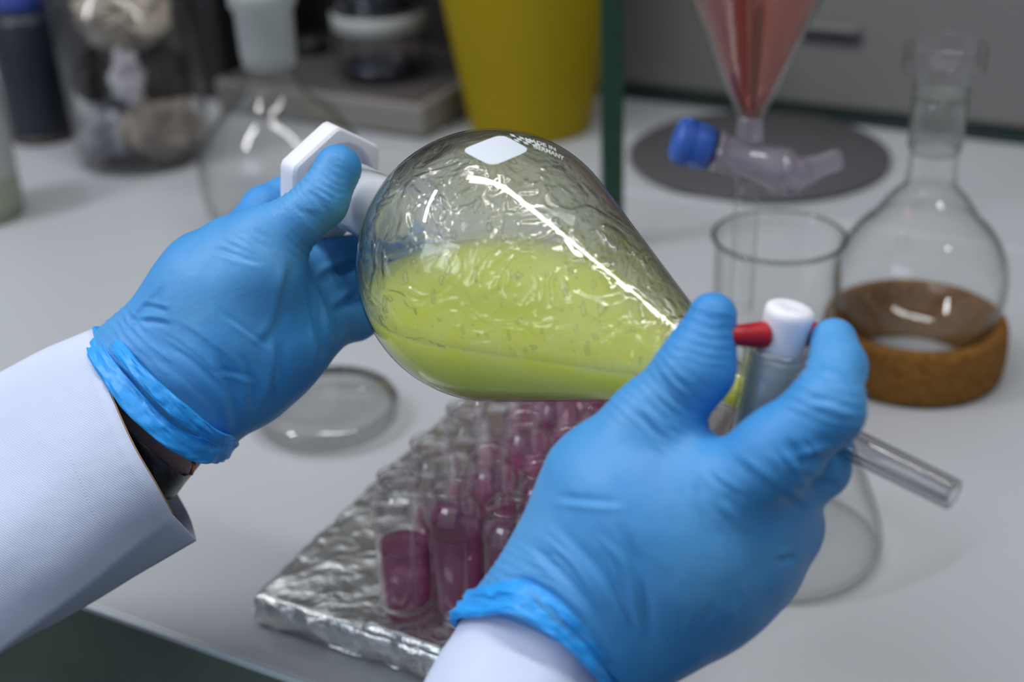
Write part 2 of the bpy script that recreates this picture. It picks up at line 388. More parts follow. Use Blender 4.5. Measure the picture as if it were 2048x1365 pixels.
# dark green perforated upright
b = bench(1226, 500)
t = thing('steel_upright', b, 'dark green painted steel upright with small holes in front of the yellow bin', 'post')
x0, x1 = -0.0085, 0.0085
fr2 = lambda x, y, z: np.array([b[0] + x, b[1] + y, ZB + z])
o = obj('post', join(box((x0, -0.0012, 0.004), (x1, 0.0012, 0.60), fr2), box((x0, 0.0014, 0.004), (x0 + 0.0024, 0.016, 0.60), fr2)), M['post'], t, smooth=False)
for zc in [0.022 + 0.0225 * k for k in range(22)]:
    q = fr2(0.0035, -0.0013, zc)
    o = obj('bolt_hole', lathe([(0, 0.0), (0.0024, 0.0), (0.0024, 0.0004), (0, 0.0004)], 14, q, (0, -1, 0)), M['hole_dark'], t)  # flat dark discs drawn on the post as its holes
o = obj('foot', box((-0.012, -0.012, 0), (0.012, 0.02, 0.004), fr2), M['post'], t, smooth=False); bevel(o, 0.001)

# grey beige case with pads and jar
t = thing('grey_instrument', BV(-0.85, 1.2, 0), 'low grey beige instrument box under the blue bottomed jar', 'instrument')
o = obj('case', box((-0.952, 1.104, 0.003), (-0.69, 1.30, 0.036), fr), M['slab'], t, smooth=False); bevel(o, 0.004, 3)
o = obj('top_plate', box((-0.944, 1.110, 0.0362), (-0.70, 1.298, 0.0385), fr), M['slabtop'], t, smooth=False); bevel(o, 0.001)
o['label'] = 'dark grey top plate'
for uu, vv in ((-0.93, 1.12), (-0.71, 1.12), (-0.93, 1.28), (-0.71, 1.28)):
    obj('foot', lathe([(0, 0), (0.008, 0), (0.008, 0.0032), (0, 0.0032)], 16, BV(uu, vv, 0)), M['black'], t)
p = bench(625, 104, 0.0385)
t = obj('round_pad', lathe([(0, 0.0), (0.019, 0.0), (0.0205, 0.003), (0.0195, 0.014), (0.017, 0.017), (0, 0.0175)], 32, p + [0, 0, 0.0002]), M['black'])
tag(t, 'black round pad lying on the grey instrument box left of its jar', 'pad')
t = thing('dark_cabinet', BV(-1.0, 1.5, 0), 'tall dark brown cabinet behind the jars on the left', 'cabinet')
o = obj('body', box((-1.75, 1.33, 0.0), (-0.615, 1.74, 0.7), fr), M['darkcase'], t, smooth=False); bevel(o, 0.005)
o = obj('door', box((-1.70, 1.322, 0.03), (-1.02, 1.3295, 0.66), fr), M['darkcase'], t, smooth=False)
o = obj('door', box((-1.01, 1.322, 0.03), (-0.63, 1.3295, 0.66), fr), M['darkcase'], t, smooth=False)
t = thing('black_box', BV(-1.3, 1.18, 0), 'black box standing between the crumpled paper jar and the ground joint flask', 'box')
o = obj('body', box((-1.20, 1.135, 0.0), (-0.962, 1.312, 0.115), fr), M['black'], t, smooth=False); bevel(o, 0.004)
o = obj('lid', box((-1.203, 1.132, 0.1155), (-0.959, 1.315, 0.135), fr), M['darkcase'], t, smooth=False); bevel(o, 0.003)

# plastic jar with blue liquid
b = bench(768, 148, 0.0387)
t = thing('plastic_jar', b, 'clear plastic jar with a pale band and blue liquid on the grey instrument box', 'jar')
pr = [(0, 0), (0.044, 0), (0.048, 0.004), (0.049, 0.02), (0.049, 0.15)]
a_, i_ = shell_prof(pr, 0.0018)
obj('wall', lathe(a_ + i_[::-1], 48, b), M['pinkjar'], t)
obj('liquid', lathe([(0, 0.0025), (0.036, 0.0025), (0.040, 0.006), (0.040, 0.014), (0, 0.014)], 40, b), M['bluewater'], t)
o = obj('band', lathe([(0.0493, 0.052), (0.0505, 0.0525), (0.0505, 0.069), (0.0493, 0.070)], 48, b, closed=True), M['paleplastic'], t); o['label'] = 'pale band around the jar'
o = obj('upper_contents', lathe([(0, 0.072), (0.040, 0.072), (0.040, 0.13), (0, 0.13)], 40, b), M['bluewater'], t); o['label'] = 'dark blue contents above the band'

# navy bottle
b = bench(93, 272)
t = thing('dark_bottle', b, 'dark navy bottle with a blue cap at the far left', 'bottle')
obj('body', lathe([(0, 0.009), (0.032, 0.009), (0.035, 0.011), (0.0355, 0.015), (0.0355, 0.124), (0.032, 0.131), (0.022, 0.134), (0, 0.134)], 40, b), M['navy'], t)
o = obj('base', lathe([(0, 0), (0.034, 0), (0.036, 0.002), (0.036, 0.0085), (0, 0.0085)], 40, b + [0, 0, 0.0002]), principled('brown_base', (0.05, 0.032, 0.03), 0.5), t); o['label'] = 'dark brown base of the bottle'
obj('cap', lathe([(0, 0.1345), (0.0215, 0.1345), (0.022, 0.138), (0.022, 0.160), (0.020, 0.163), (0, 0.163)], 40, b), M['bluecap'], t)
# pale bottle
b = bench(-34, 432)
t = thing('pale_bottle', b, 'pale translucent plastic bottle cut off by the left edge of the photo', 'bottle')
obj('body', lathe([(0.0375, 0.040), (0.0378, 0.06), (0.037, 0.115), (0.032, 0.140), (0.022, 0.152), (0.015, 0.158), (0, 0.158)], 40, b), M['paleplastic'], t)
o = obj('lower_body', lathe([(0, 0), (0.031, 0), (0.0365, 0.004), (0.0376, 0.02), (0.0375, 0.0398)], 40, b), principled('greenish_plastic', (0.27, 0.30, 0.22), 0.4, sss=0.2), t); o['label'] = 'greenish lower part of the bottle, holding liquid'
obj('cap', lathe([(0, 0.1585), (0.016, 0.1585), (0.0165, 0.162), (0.0165, 0.178), (0.015, 0.181), (0, 0.181)], 32, b), M['bluecap'], t)

# jar with crumpled paper
b = bench(292, 312)
t = thing('glass_jar', b, 'wide clear glass jar full of crumpled paper at the back left', 'jar')
pr = [(0, 0), (0.056, 0), (0.063, 0.005), (0.066, 0.014), (0.067, 0.10), (0.067, 0.175)]
a_, i_ = shell_prof(pr, 0.003)
obj('wall', lathe(a_ + i_[::-1], 56, b), M['pinkjar'], t)
obj('rim', lathe([(0.0635, 0.175), (0.0675, 0.174), (0.0695, 0.178), (0.0675, 0.182), (0.0635, 0.181)], 56, b, closed=True), M['pinkjar'], t)
def wad(center, rad, col, label, seed, squash=(1, 1, 1)):
    bm = bmesh.new(); bmesh.ops.create_icosphere(bm, subdivisions=4, radius=1.0)
    for v in bm.verts:
        n = v.co.normalized(); d = 1 + 0.42 * noise.noise(n * 1.7 + Vector((seed, 0, 0))) - 0.40 * abs(noise.noise(n * 3.2 + Vector((0, seed, 0)))) 
        v.co = Vector((n.x * squash[0], n.y * squash[1], n.z * squash[2])) * rad * d
    me = bpy.data.meshes.new('w'); bm.to_mesh(me); bm.free()
    o = obj('crumpled_paper', me, principled('paper', col, 0.85), smooth=False); o.location = Vector(center)
    return tag(o, label, 'paper', 'crumpled paper inside the glass jar')
wad(b + [-0.028, -0.022, 0.038], 0.029, (0.33, 0.35, 0.40), 'pale grey crumpled paper low on the left inside the jar', 1.3)
wad(b + [0.022, -0.024, 0.040], 0.034, (0.27, 0.235, 0.20), 'beige crumpled paper low on the right inside the jar', 4.1)
wad(b + [-0.033, -0.018, 0.088], 0.024, (0.008, 0.007, 0.007), 'black crumpled paper high on the left inside the jar', 8.2, (0.9, 0.9, 1.1))
wad(b + [0.004, -0.034, 0.090], 0.021, (0.50, 0.49, 0.54), 'whitish crumpled paper in the upper middle of the jar', 12.0, (0.8, 0.8, 1.3))
wad(b + [0.034, -0.012, 0.086], 0.028, (0.010, 0.008, 0.008), 'dark brown crumpled paper high on the right inside the jar', 15.5, (0.85, 0.9, 1.1))
wad(b + [0.0, -0.004, 0.142], 0.034, (0.34, 0.30, 0.25), 'large beige crumpled paper filling the top of the jar', 21.0, (1.4, 1.3, 0.8))
wad(b + [0.004, 0.018, 0.052], 0.030, (0.05, 0.045, 0.05), 'dark grey crumpled paper deep inside the jar bottom', 25.0, (1.3, 0.8, 0.9))
wad(b + [-0.004, 0.022, 0.098], 0.026, (0.12, 0.10, 0.09), 'brown crumpled paper at the back of the jar', 29.0, (1.2, 0.8, 0.9))

# ground joint flask at the back left
b = bench(577, 440)
t = thing('joint_flask', b, 'clear glass flask with a wide ground joint neck at the back left', 'flask')
pr = [tuple(q) for q in spl([(0, 0.001), (0.052, 0.001), (0.066, 0.012), (0.071, 0.040), (0.067, 0.068), (0.050, 0.094), (0.0300, 0.112), (0.0225, 0.124), (0.0215, 0.139)], 5)]
a_, i_ = shell_prof(pr, 0.0022)
obj('body', lathe(a_ + i_[::-1], 56, b), M['glass'], t)
obj('ground_joint', lathe([(0.0195, 0.139), (0.0216, 0.139), (0.0232, 0.150), (0.0238, 0.184), (0.0275, 0.190), (0.0278, 0.199), (0.0255, 0.202), (0.022, 0.200), (0.0212, 0.186), (0.0196, 0.145)], 48, b, closed=True), M['frosted'], t)
t = thing('flask_stopper', b + [0, 0, 0.17], 'pale glass stopper in the neck of the ground joint flask', 'stopper')
obj('plug', lathe([(0, 0.150), (0.0175, 0.150), (0.0198, 0.186), (0.0205, 0.200), (0.017, 0.205), (0.0165, 0.214), (0, 0.214)], 40, b), M['glass'], t)
obj('head', lathe([(0, 0.2145), (0.018, 0.2145), (0.0265, 0.219), (0.0275, 0.226), (0.0265, 0.235), (0.020, 0.240), (0, 0.241)], 40, b), M['frosted'], t)

# cork ring and round flask on the right
b = np.array([0.2680, 0.7965, ZB])
t = obj('cork_ring', lathe([tuple(q) for q in spl([(0.0430, 0.0), (0.054, 0.0), (0.0582, 0.002), (0.0598, 0.008), (0.0602, 0.020), (0.0595, 0.032), (0.0578, 0.0375), (0.0550, 0.0385), (0.0505, 0.0375), (0.0470, 0.027), (0.0445, 0.012), (0.0430, 0.0)], 3)][:-1], 96, b + [0, 0, 0.0004], closed=True), M['cork'])
tag(t, 'brown cork ring on the bench under the round flask', 'ring')
t = thing('round_flask', b + [0, 0, 0.012], 'clear round bottomed flask with a ground neck standing in the cork ring', 'flask')
R0 = 0.0555; cz = 0.0088 + R0
sph = []
for k in range(0, 22):
    a = -PI / 2 + (PI / 2 + math.radians(52)) * k / 21; sph.append((max(R0 * math.cos(a), 0), cz + R0 * math.sin(a)))
neck = [tuple(q) for q in spl([sph[-1], (0.0245, 0.122), (0.0172, 0.130), (0.0155, 0.140), (0.0150, 0.153)], 4)][1:]
a_, i_ = shell_prof(sph + neck, 0.0018)
obj('body', lathe(a_ + i_[::-1], 72, b), M['glass'], t)
obj('ground_neck', lathe([(0.0138, 0.153), (0.0152, 0.153), (0.0168, 0.156), (0.0172, 0.188), (0.0155, 0.190), (0.0152, 0.160)], 40, b, closed=True), thin_glass('lightly_ground_glass', frost=0.22, frostcol=(0.6, 0.62, 0.6), edge=(0.3, 0.33, 0.31), epow=2.5), t)
obj('lip', lathe([tuple(q) for q in spl([(0.0158, 0.1905), (0.0172, 0.1905), (0.0175, 0.199), (0.0235, 0.204), (0.0245, 0.211), (0.0240, 0.219), (0.0205, 0.223), (0.0195, 0.218), (0.0205, 0.210), (0.0165, 0.203), (0.0158, 0.1905)], 3)][:-1], 48, b, closed=True), M['glass'], t)

# beaker
p = at(1558, 472, 0.85); b = np.array([p[0], p[1], ZB]); hb = p[2] - ZB
t = thing('beaker', b, 'clear glass beaker under the funnel tip, left of the cork ring', 'beaker')
pr = [(0, 0), (0.034, 0), (0.0385, 0.003), (0.0398, 0.009), (0.0400, hb - 0.006), (0.0405, hb - 0.003)]
a_, i_ = shell_prof(pr, 0.0013)
obj('wall', lathe(a_ + i_[::-1], 72, b + [0, 0, 0.0003]), M['glass'], t)
V, Fc = [], []
nn, kk = 96, 10
for i in range(nn):
    th = 2 * PI * i / nn; sp = math.exp(-((((th - 2.9 + PI) % (2 * PI)) - PI) / 0.16) ** 2)
    for k in range(kk):
        a = 2 * PI * k / kk; rr = 0.0413 + 0.0013 * math.cos(a) + 0.0 * sp; V.append(b + [rr * math.cos(th), rr * math.sin(th), hb + 0.0012 * math.sin(a) ])
for i in range(nn):
    for k in range(kk): Fc.append((i * kk + k, ((i + 1) % nn) * kk + k, ((i + 1) % nn) * kk + (k + 1) % kk, i * kk + (k + 1) % kk))
o = obj('rim', (V, Fc), M['glass_green'], t); o['label'] = 'greenish rolled rim of the beaker'

# conical flask behind the right hand
b = bench(1553, 1085)
t = thing('conical_flask', b, 'clear conical flask on the bench behind the right glove', 'flask')
pr = [tuple(q) for q in spl([(0, 0.0015), (0.048, 0.0008), (0.0545, 0.004), (0.0560, 0.011), (0.052, 0.026), (0.042, 0.052), (0.028, 0.082), (0.0175, 0.098), (0.0150, 0.105), (0.0150, 0.114), (0.0160, 0.116)], 4)]
a_, i_ = shell_prof(pr, 0.0022)
obj('body', lathe(a_ + i_[::-1], 72, b + [0, 0, 0.0003]), M['glass'], t)
obj('lip', lathe([(0.0150, 0.1155), (0.0170, 0.115), (0.0185, 0.117), (0.0170, 0.119), (0.0150, 0.1185)], 48, b, closed=True), M['glass'], t)

# petri dish
b = bench(658, 842)
t = thing('glass_dish', b, 'round shallow glass dish with lid on the bench below the left glove', 'dish')
pr = [(0, 0), (0.0405, 0), (0.0430, 0.0015), (0.0435, 0.004), (0.0435, 0.0125)]
a_, i_ = shell_prof(pr, 0.0016)
obj('base', lathe(a_ + i_[::-1], 72, b + [0, 0, 0.0003]), M['dish_glass'], t)
pr = [(0.0462, 0.003), (0.0464, 0.0135), (0.0445, 0.0165), (0.030, 0.0170), (0, 0.0170)]
a_, i_ = shell_prof(pr, 0.0016)
obj('lid', lathe([(r, z) for r, z in a_] + [(r, z) for r, z in i_[::-1]], 72, b), M['dish_glass'], t)

# foil wrapped rack
U0, U1, V0, V1, TH = -0.383, -0.2275, 0.421, 0.72, 0.019
t = thing('foil_wrapped_tray', BV((U0 + U1) / 2, (V0 + V1) / 2, 0), 'flat tray wrapped in crumpled aluminium foil carrying the vials', 'tray')
V = []; Fc = []; nu, nv = 90, 150
def ss(x): x = min(max(x, 0), 1); return x * x * (3 - 2 * x)
for j in range(nv + 1):
    for i in range(nu + 1):
        a = -1.16 + 2.32 * i / nu; c = -1.09 + 2.18 * j / nv
        fa = min(max(a, -1), 1); fc = min(max(c, -1), 1)
        over = max(abs(a) - 1, 0) * (U1 - U0) / 2, max(abs(c) - 1, 0) * (V1 - V0) / 2
        drop = max(over[0], over[1]) * 1.55
        u = (U0 + U1) / 2 + fa * (U1 - U0) / 2; v = (V0 + V1) / 2 + fc * (V1 - V0) / 2
        q = Vector((u * 60, v * 60, 3.1)); n1 = noise.noise(q); n2 = abs(noise.noise(q * 2.3)); n3 = noise.noise(q * 0.5)
        z = max(TH - drop + (0.0008 * n1 + 0.0008 * n2 + 0.0010 * n3) * (1 if drop < 0.015 else 0.2), 0.0012)
        m = 0.0022 * noise.noise(Vector((u * 90, v * 90, drop * 160))) + 0.0016 * abs(noise.noise(Vector((u * 170, v * 170, drop * 260 + 5))))
        if drop > 0: 
            bulge = m + 0.002 * math.sin(min(drop / TH, 1) * PI)
            if over[0] >= over[1]: u += math.copysign(bulge, a)
            else: v += math.copysign(bulge, c)
        V.append(BV(u, v, z))
for j in range(nv):
    for i in range(nu): k = j * (nu + 1) + i; Fc.append((k, k + 1, k + nu + 2, k + nu + 1))
obj('foil', (V, Fc), M['foil'], t)
o = obj('rack_board', box((U0 + 0.003, V0 + 0.003, 0.0005), (U1 - 0.003, V1 - 0.003, TH - 0.0025), fr), M['bench_body'], t, smooth=False)
# a folded foil lip in front of the first vials
V, Fc = [], []
for i in range(40):
    s = i / 39; u = -0.318 + s * 0.088
    for k in range(7):
        a = PI * k / 6; w = 0.0042 + 0.0014 * noise.noise(Vector((s * 9, 1, 0)))
        V.append(BV(u, 0.4235 + 0.001 * noise.noise(Vector((s * 7, 4, 2))) - math.cos(a) * w * 0.8, TH - 0.001 + math.sin(a) * w))
for i in range(39):
    for k in range(6): Fc.append((i * 7 + k, (i + 1) * 7 + k, (i + 1) * 7 + k + 1, i * 7 + k + 1))
o = obj('folded_edge', (V, Fc), M['foil'], t); so = o.modifiers.new('s', 'SOLIDIFY'); so.thickness = 0.0004

# vials
def vial_proto(level):
    o = bpy.data.objects.new('glass_vial', None); C.objects.link(o); o.empty_display_size = 0.01
    pr = [tuple(q) for q in spl([(0, 0.0), (0.0115, 0.0), (0.0136, 0.0018), (0.0140, 0.005), (0.0140, 0.053), (0.0136, 0.060), (0.0114, 0.0655), (0.0098, 0.068), (0.0097, 0.071), (0.0107, 0.0715), (0.0109, 0.0745), (0.0100, 0.0755)], 3)]
    a_, i_ = shell_prof(pr, 0.0012)
    obj('wall', lathe(a_ + i_[::-1], 40), M['vial_glass'], o, local=True)
    mn = 0.0018
    obj('liquid', lathe([(0, 0.0018), (0.0105, 0.0018), (0.0124, 0.0035), (0.0126, 0.006), (0.0126, level), (0.0118, level - mn * 0.4), (0.008, level - mn), (0, level - mn)], 36), M['magenta'], o, local=True)
    return o
prot = {}
def put_vial(u, v, level, label):
    if level not in prot: prot[level] = vial_proto(level); r = prot[level]
    else:
        r = prot[level].copy(); C.objects.link(r)
        for ch in prot[level].children:
            c = ch.copy(); C.objects.link(c); c.parent = r
    r.location = Vector(BV(u, v, TH + 0.0016)); r.rotation_euler = (random.uniform(-.02, .02), random.uniform(-.02, .02), random.uniform(0, 6))
    tag(r, label, 'vial', 'open glass vials with magenta liquid standing on the foil')
cols = [('leftmost column', -0.3085, range(0, 7)), ('second column from the left', -0.2785, range(0, 7)), ('third column from the left', -0.2490, range(0, 7))]
ordn = ['front', 'second', 'third', 'fourth', 'fifth', 'sixth', 'rearmost']
lv = [[.034, .030, .026, .030, .034, .040, .034], [.050, .034, .044, .040, .054, .044, .050], [.040, .044, .050, .054, .044, .050, .054]]
for ci, (cn, u, rows) in enumerate(cols):
    for r_ in rows:
        v = 0.4475 + 0.0345 * r_ + (0.004 if ci == 1 else 0)
        if r_ in (0, 6): lab = f'{ordn[r_]} open vial in the {cn} on the foil tray'
        else: lab = f'open vial, {ordn[r_]} from the front in the {cn}'
        put_vial(u, v, lv[ci][r_], lab)

# ------------------------------------------------------------------ upper separating funnel with salmon liquid
p = at(1497, 318, 0.80); ax0 = np.array([p[0], p[1], ZB]); zs = p[2] - ZB       # stopcock height
def zrow(y):
    zz = np.linspace(0, 0.45, 3001); pts = np.stack([np.full_like(zz, ax0[0]), np.full_like(zz, ax0[1]), zz + ZB], -1)
    pp, _ = proj(pts); return zz[np.argmin(abs(pp[:, 1] - y))]
z235, z0_ = zrow(235), zrow(0)
t = thing('separating_funnel', ax0 + [0, 0, zrow(600)], 'conical glass separating funnel filled with salmon pink liquid above the beaker', 'funnel')
rz = lambda z: 0.0078 + (z - z235) * (0.0365 - 0.0078) / (z0_ - z235)
ztop = z235 + 0.125
pr = [tuple(q) for q in spl([(0.0045, zrow(300)), (0.0052, z235 - 0.006), (0.0082, z235 + 0.002), (rz(z235 + 0.02), z235 + 0.02), (rz(z0_), z0_), (rz(ztop), ztop), (rz(ztop) + 0.004, ztop + 0.02), (rz(ztop) - 0.006, ztop + 0.045), (0.02, ztop + 0.062), (0.0155, ztop + 0.075), (0.0155, ztop + 0.1)], 5)]
a_, i_ = shell_prof(pr, 0.0018)
obj('bulb', lathe(a_ + i_[::-1], 64, ax0), M['glass'], t)
lq = [(0, z235 + 0.001), (0.0055, z235 + 0.001), (rz(z235 + 0.02) - 0.0022, z235 + 0.02), (rz(z0_) - 0.0022, z0_), (rz(ztop) - 0.0022, ztop), (0, ztop)]
obj('liquid', lathe(lq, 56, ax0), M['salmon'], t)
obj('collar', lathe([(0, z235 - 0.0155), (0.0078, z235 - 0.0155), (0.0082, z235 - 0.012), (0.0072, z235 - 0.001), (0.0075, z235 + 0.001), (0, z235 + 0.001)], 32, ax0), M['plastic_clear'], t)
# a rod standing in the liquid, seen dark through it
obj('inner_rod', lathe([(0, z235 + 0.002), (0.0016, z235 + 0.004), (0.0022, z235 + 0.03), (0.003, z0_ - 0.006), (0.0022, z0_ - 0.002), (0, z0_ - 0.001)], 16, ax0 + [0.001, -0.004, 0], (0, 0, 1)), principled('brown_rod', (0.10, 0.03, 0.015), 0.4), t)
# stopcock: barrel axis tilted a little in the picture
A_, B_ = at(1340, 276, 0.79), at(1640, 368, 0.80)
sa = (B_ - A_); sa /= np.linalg.norm(sa); sc0 = at(1497, 322, 0.797)
sc = thing('stopcock_dummy', sc0, None, None); bpy.data.objects.remove(sc)
mm = lambda px: px * 0.797 / F
o = obj('stopcock_barrel', lathe([(0, mm(-75)), (mm(38), mm(-75)), (mm(42), mm(-66)), (mm(38), mm(-58)), (mm(36), mm(0)), (mm(44), mm(50)), (mm(48), mm(58)), (mm(48), mm(76)), (mm(42), mm(84)), (mm(40), mm(100)), (mm(33), mm(120)), (0, mm(122))], 40, sc0, sa), M['plastic_clear'], t)
smooth_angle(o, 40)
o = obj('stopcock_core', lathe([(0, mm(-78)), (mm(20), mm(-78)), (mm(24), mm(90)), (0, mm(92))], 28, sc0, sa), M['plastic_clear'], t)
V, Fc = lathe([(0, mm(-156)), (mm(38), mm(-156)), (mm(44), mm(-150)), (mm(46), mm(-118)), (mm(47), mm(-112)), (mm(46), mm(-92)), (mm(42), mm(-84)), (0, mm(-84))], 48, sc0, sa)
o = obj('stopcock_nut', (V, Fc), M['blueknob'], t); smooth_angle(o, 40); o['label'] = 'blue knurled nut of the stopcock'
for k in range(24):
    x, y, a = frame(sa); th = 2 * PI * k / 24; d = x * math.cos(th) + y * math.sin(th)
    obj('knurl', tube([sc0 + a * mm(-148) + d * mm(44.5), sc0 + a * mm(-122) + d * mm(46)], 0.0006, 6), M['blueknob'], o)
o = obj('gasket', lathe([(0, mm(-83)), (mm(41), mm(-83)), (mm(41), mm(-77)), (0, mm(-77))], 36, sc0, sa), principled('navy_gasket', (0.03, 0.03, 0.12), 0.5), t)
h0 = sc0 + sa * mm(98); hd = camdir(0.92, 0.34, -0.18); hd /= np.linalg.norm(hd)
x, y, a = frame(hd); y2 = camdir(-0.3, 0.9, 0.3); y2 -= a * (y2 @ a); y2 /= np.linalg.norm(y2); x2 = np.cross(y2, a)
V = []; Fc = []
sec = [(mm(-26), mm(34), mm(30)), (mm(20), mm(32), mm(24)), (mm(55), mm(24), mm(16)), (mm(92), mm(24), mm(12)), (mm(106), mm(18), mm(9)), (mm(111), mm(8), mm(5))]
for s_, hy, hx in sec:
    for k in range(16):
        th = 2 * PI * k / 16; cx, cy = math.cos(th), math.sin(th); V.append(h0 + a * s_ + x2 * hx * math.copysign(abs(cx) ** .6, cx) + y2 * hy * math.copysign(abs(cy) ** .6, cy))
for i in range(len(sec) - 1):
    for k in range(16): Fc.append((i * 16 + k, i * 16 + (k + 1) % 16, (i + 1) * 16 + (k + 1) % 16, (i + 1) * 16 + k))
Fc += [tuple(range(16))[::-1], tuple(len(V) - 16 + k for k in range(16))]
obj('stopcock_handle', (V, Fc), M['plastic_clear'], t)
z1, z2 = zrow(352), zrow(618)
obj('drip_stem', lathe([(0.0076, z1 + 0.006), (0.0076, z1 - 0.022), (0.0072, z2 + 0.004), (0.0068, z2), (0.0058, z2), (0.0062, z2 + 0.004), (0.0064, z1 - 0.022), (0.0064, z1 + 0.006)], 32, ax0, closed=True), M['glass'], t)
# holding ring on the green upright, above the frame
pb = bench(1226, 500); zr = ztop + 0.02; rr_ = rz(ztop) + 0.0065
t = thing('ring_clamp', (ax0 + pb) / 2 + [0, 0, zr], 'steel ring clamp reaching from the green upright to the funnel', 'clamp')
ring = [ax0 + [rr_ * math.cos(a), rr_ * math.sin(a), zr - 0.012] for a in np.linspace(0, 2 * PI, 49)]
obj('ring', tube(ring, 0.003, 10, False), M['slab'], t)
dd = pb - ax0; dd[2] = 0; dl = np.linalg.norm(dd); dd /= dl
obj('arm', tube([ax0 + dd * (rr_ + 0.002) + [0, 0, zr - 0.012], ax0 + dd * (dl - 0.014) + [0, 0, zr - 0.012]], 0.004, 10), M['slab'], t)
obj('boss', box((-0.014, -0.014, zr - 0.028), (0.014, -0.0018, zr + 0.004), lambda x, y, z: np.array([pb[0] + x, pb[1] + y, ZB + z])), M['slab'], t, smooth=False)

# ------------------------------------------------------------------ the held separating funnel
C0 = at(985, 532, 0.555); RS = 0.056
ap = at(1530, 803, 0.475); FA = ap - C0; FL = np.linalg.norm(FA); FA = FA / FL
sA = RS / FL; cA = math.sqrt(1 - sA * sA)
hero = thing('pear_flask', C0, 'pear shaped glass separating funnel half full of yellow green liquid, held in both gloves', 'funnel')
TUBE = 0.0078
s_tube = FL - TUBE / (sA / cA)
prof = [(0.0135, -0.0905), (0.0145, -0.0895), (0.0142, -0.062), (0.0160, -0.0560)]
a0 = math.pi - math.asin(0.021 / RS)
a1 = math.acos(sA)
sphere_pts = []
for k in range(40):
    a = a0 + (a1 - a0) * k / 39; sphere_pts.append((RS * math.sin(a), RS * math.cos(a)))
prof += sphere_pts
for k in range(1, 14):
    s = RS * sA + (s_tube - 0.008 - RS * sA) * k / 13; prof.append(((FL - s) * sA / cA, s))
prof += [(TUBE + 0.0009, s_tube), (TUBE, s_tube + 0.006), (TUBE, FL - 0.006)]
# outer goes neck -> tip, wall offset inwards (to the axis)
P_ = [np.array(q) for q in prof]; inn = []
for i, q in enumerate(P_):
    d = P_[min(i + 1, len(P_) - 1)] - P_[max(i - 1, 0)]; L_ = np.linalg.norm(d); nrm = np.array([-d[1], d[0]]) / L_
    inn.append(q + (nrm if nrm[0] < 0 else -nrm) * 0.0007)
inner = [(max(q[0], 0.001), q[1]) for q in inn]
NS = 160
# outer wall of thin clear glass with the ribbon of its thickness at both ends
obj('bulb', lathe(prof, NS, C0, FA), M['hero_out'], hero)

def wavy_mat():
    """wet inner wall: runs and ripples of liquid that bend the view behind it"""
    m, nt, out = newmat('wet_inner_wall'); L = nt.links.new; N = nt.nodes.new
    tcn = N('ShaderNodeTexCoord'); mp = N('ShaderNodeMapping'); L(tcn.outputs['Object'], mp.inputs[0])
    n1 = N('ShaderNodeTexNoise'); n1.inputs['Scale'].default_value = 62; n1.inputs['Detail'].default_value = 1.6; n1.inputs['Distortion'].default_value = 1.9
    r1 = N('ShaderNodeValToRGB'); r1.color_ramp.elements[0].position = 0.42; r1.color_ramp.elements[1].position = 0.64; r1.color_ramp.interpolation = 'EASE'
    L(mp.outputs[0], n1.inputs['Vector']); L(n1.outputs[0], r1.inputs[0])
    b1 = N('ShaderNodeBump'); b1.inputs['Strength'].default_value = 0.9; b1.inputs['Distance'].default_value = 0.0009; L(r1.outputs[0], b1.inputs['Height'])
    n2 = N('ShaderNodeTexNoise'); n2.inputs['Scale'].default_value = 40; n2.inputs['Detail'].default_value = 1; L(mp.outputs[0], n2.inputs['Vector'])
    b2 = N('ShaderNodeBump'); b2.inputs['Strength'].default_value = 0.8; b2.inputs['Distance'].default_value = 0.0016; L(n2.outputs[0], b2.inputs['Height']); L(b1.outputs[0], b2.inputs['Normal'])
    g = N('ShaderNodeBsdfGlossy'); g.inputs['Roughness'].default_value = 0.02; L(b2.outputs[0], g.inputs['Normal'])
    rf = N('ShaderNodeBsdfRefraction'); rf.inputs['IOR'].default_value = 1.12; rf.inputs['Roughness'].default_value = 0.0; L(b2.outputs[0], rf.inputs['Normal']); rf.inputs[0].default_value = (0.995, 1.0, 0.975, 1)
    lw = N('ShaderNodeLayerWeight'); L(b2.outputs[0], lw.inputs['Normal']); lw.inputs['Blend'].default_value = 0.5
    pw = N('ShaderNodeMath'); pw.operation = 'POWER'; L(lw.outputs['Facing'], pw.inputs[0]); pw.inputs[1].default_value = 5
    ad = N('ShaderNodeMath'); ad.operation = 'MULTIPLY_ADD'; L(pw.outputs[0], ad.inputs[0]); ad.inputs[1].default_value = 0.9; ad.inputs[2].default_value = 0.075
    tr = N('ShaderNodeBsdfTransparent'); tr.inputs[0].default_value = (0.995, 1.0, 0.975, 1)
    mm_ = N('ShaderNodeMixShader'); mm_.inputs[0].default_value = 0.42; L(tr.outputs[0], mm_.inputs[1]); L(rf.outputs[0], mm_.inputs[2])
    ms = N('ShaderNodeMixShader'); L(ad.outputs[0], ms.inputs[0]); L(mm_.outputs[0], ms.inputs[1]); L(g.outputs[0], ms.inputs[2])
    L(ms.outputs[0], out.inputs[0]); return m
M['wavy'] = wavy_mat()
# the wet film: a closed skin 0.5 mm thick lying on the inner wall, thicker in the runs
film_o = inner[4:-4]; film_i = [(max(r - 0.0006, 0.001), s) for r, s in film_o]
FILM = lathe(film_o + film_i[::-1], NS, C0, FA, closed=True)

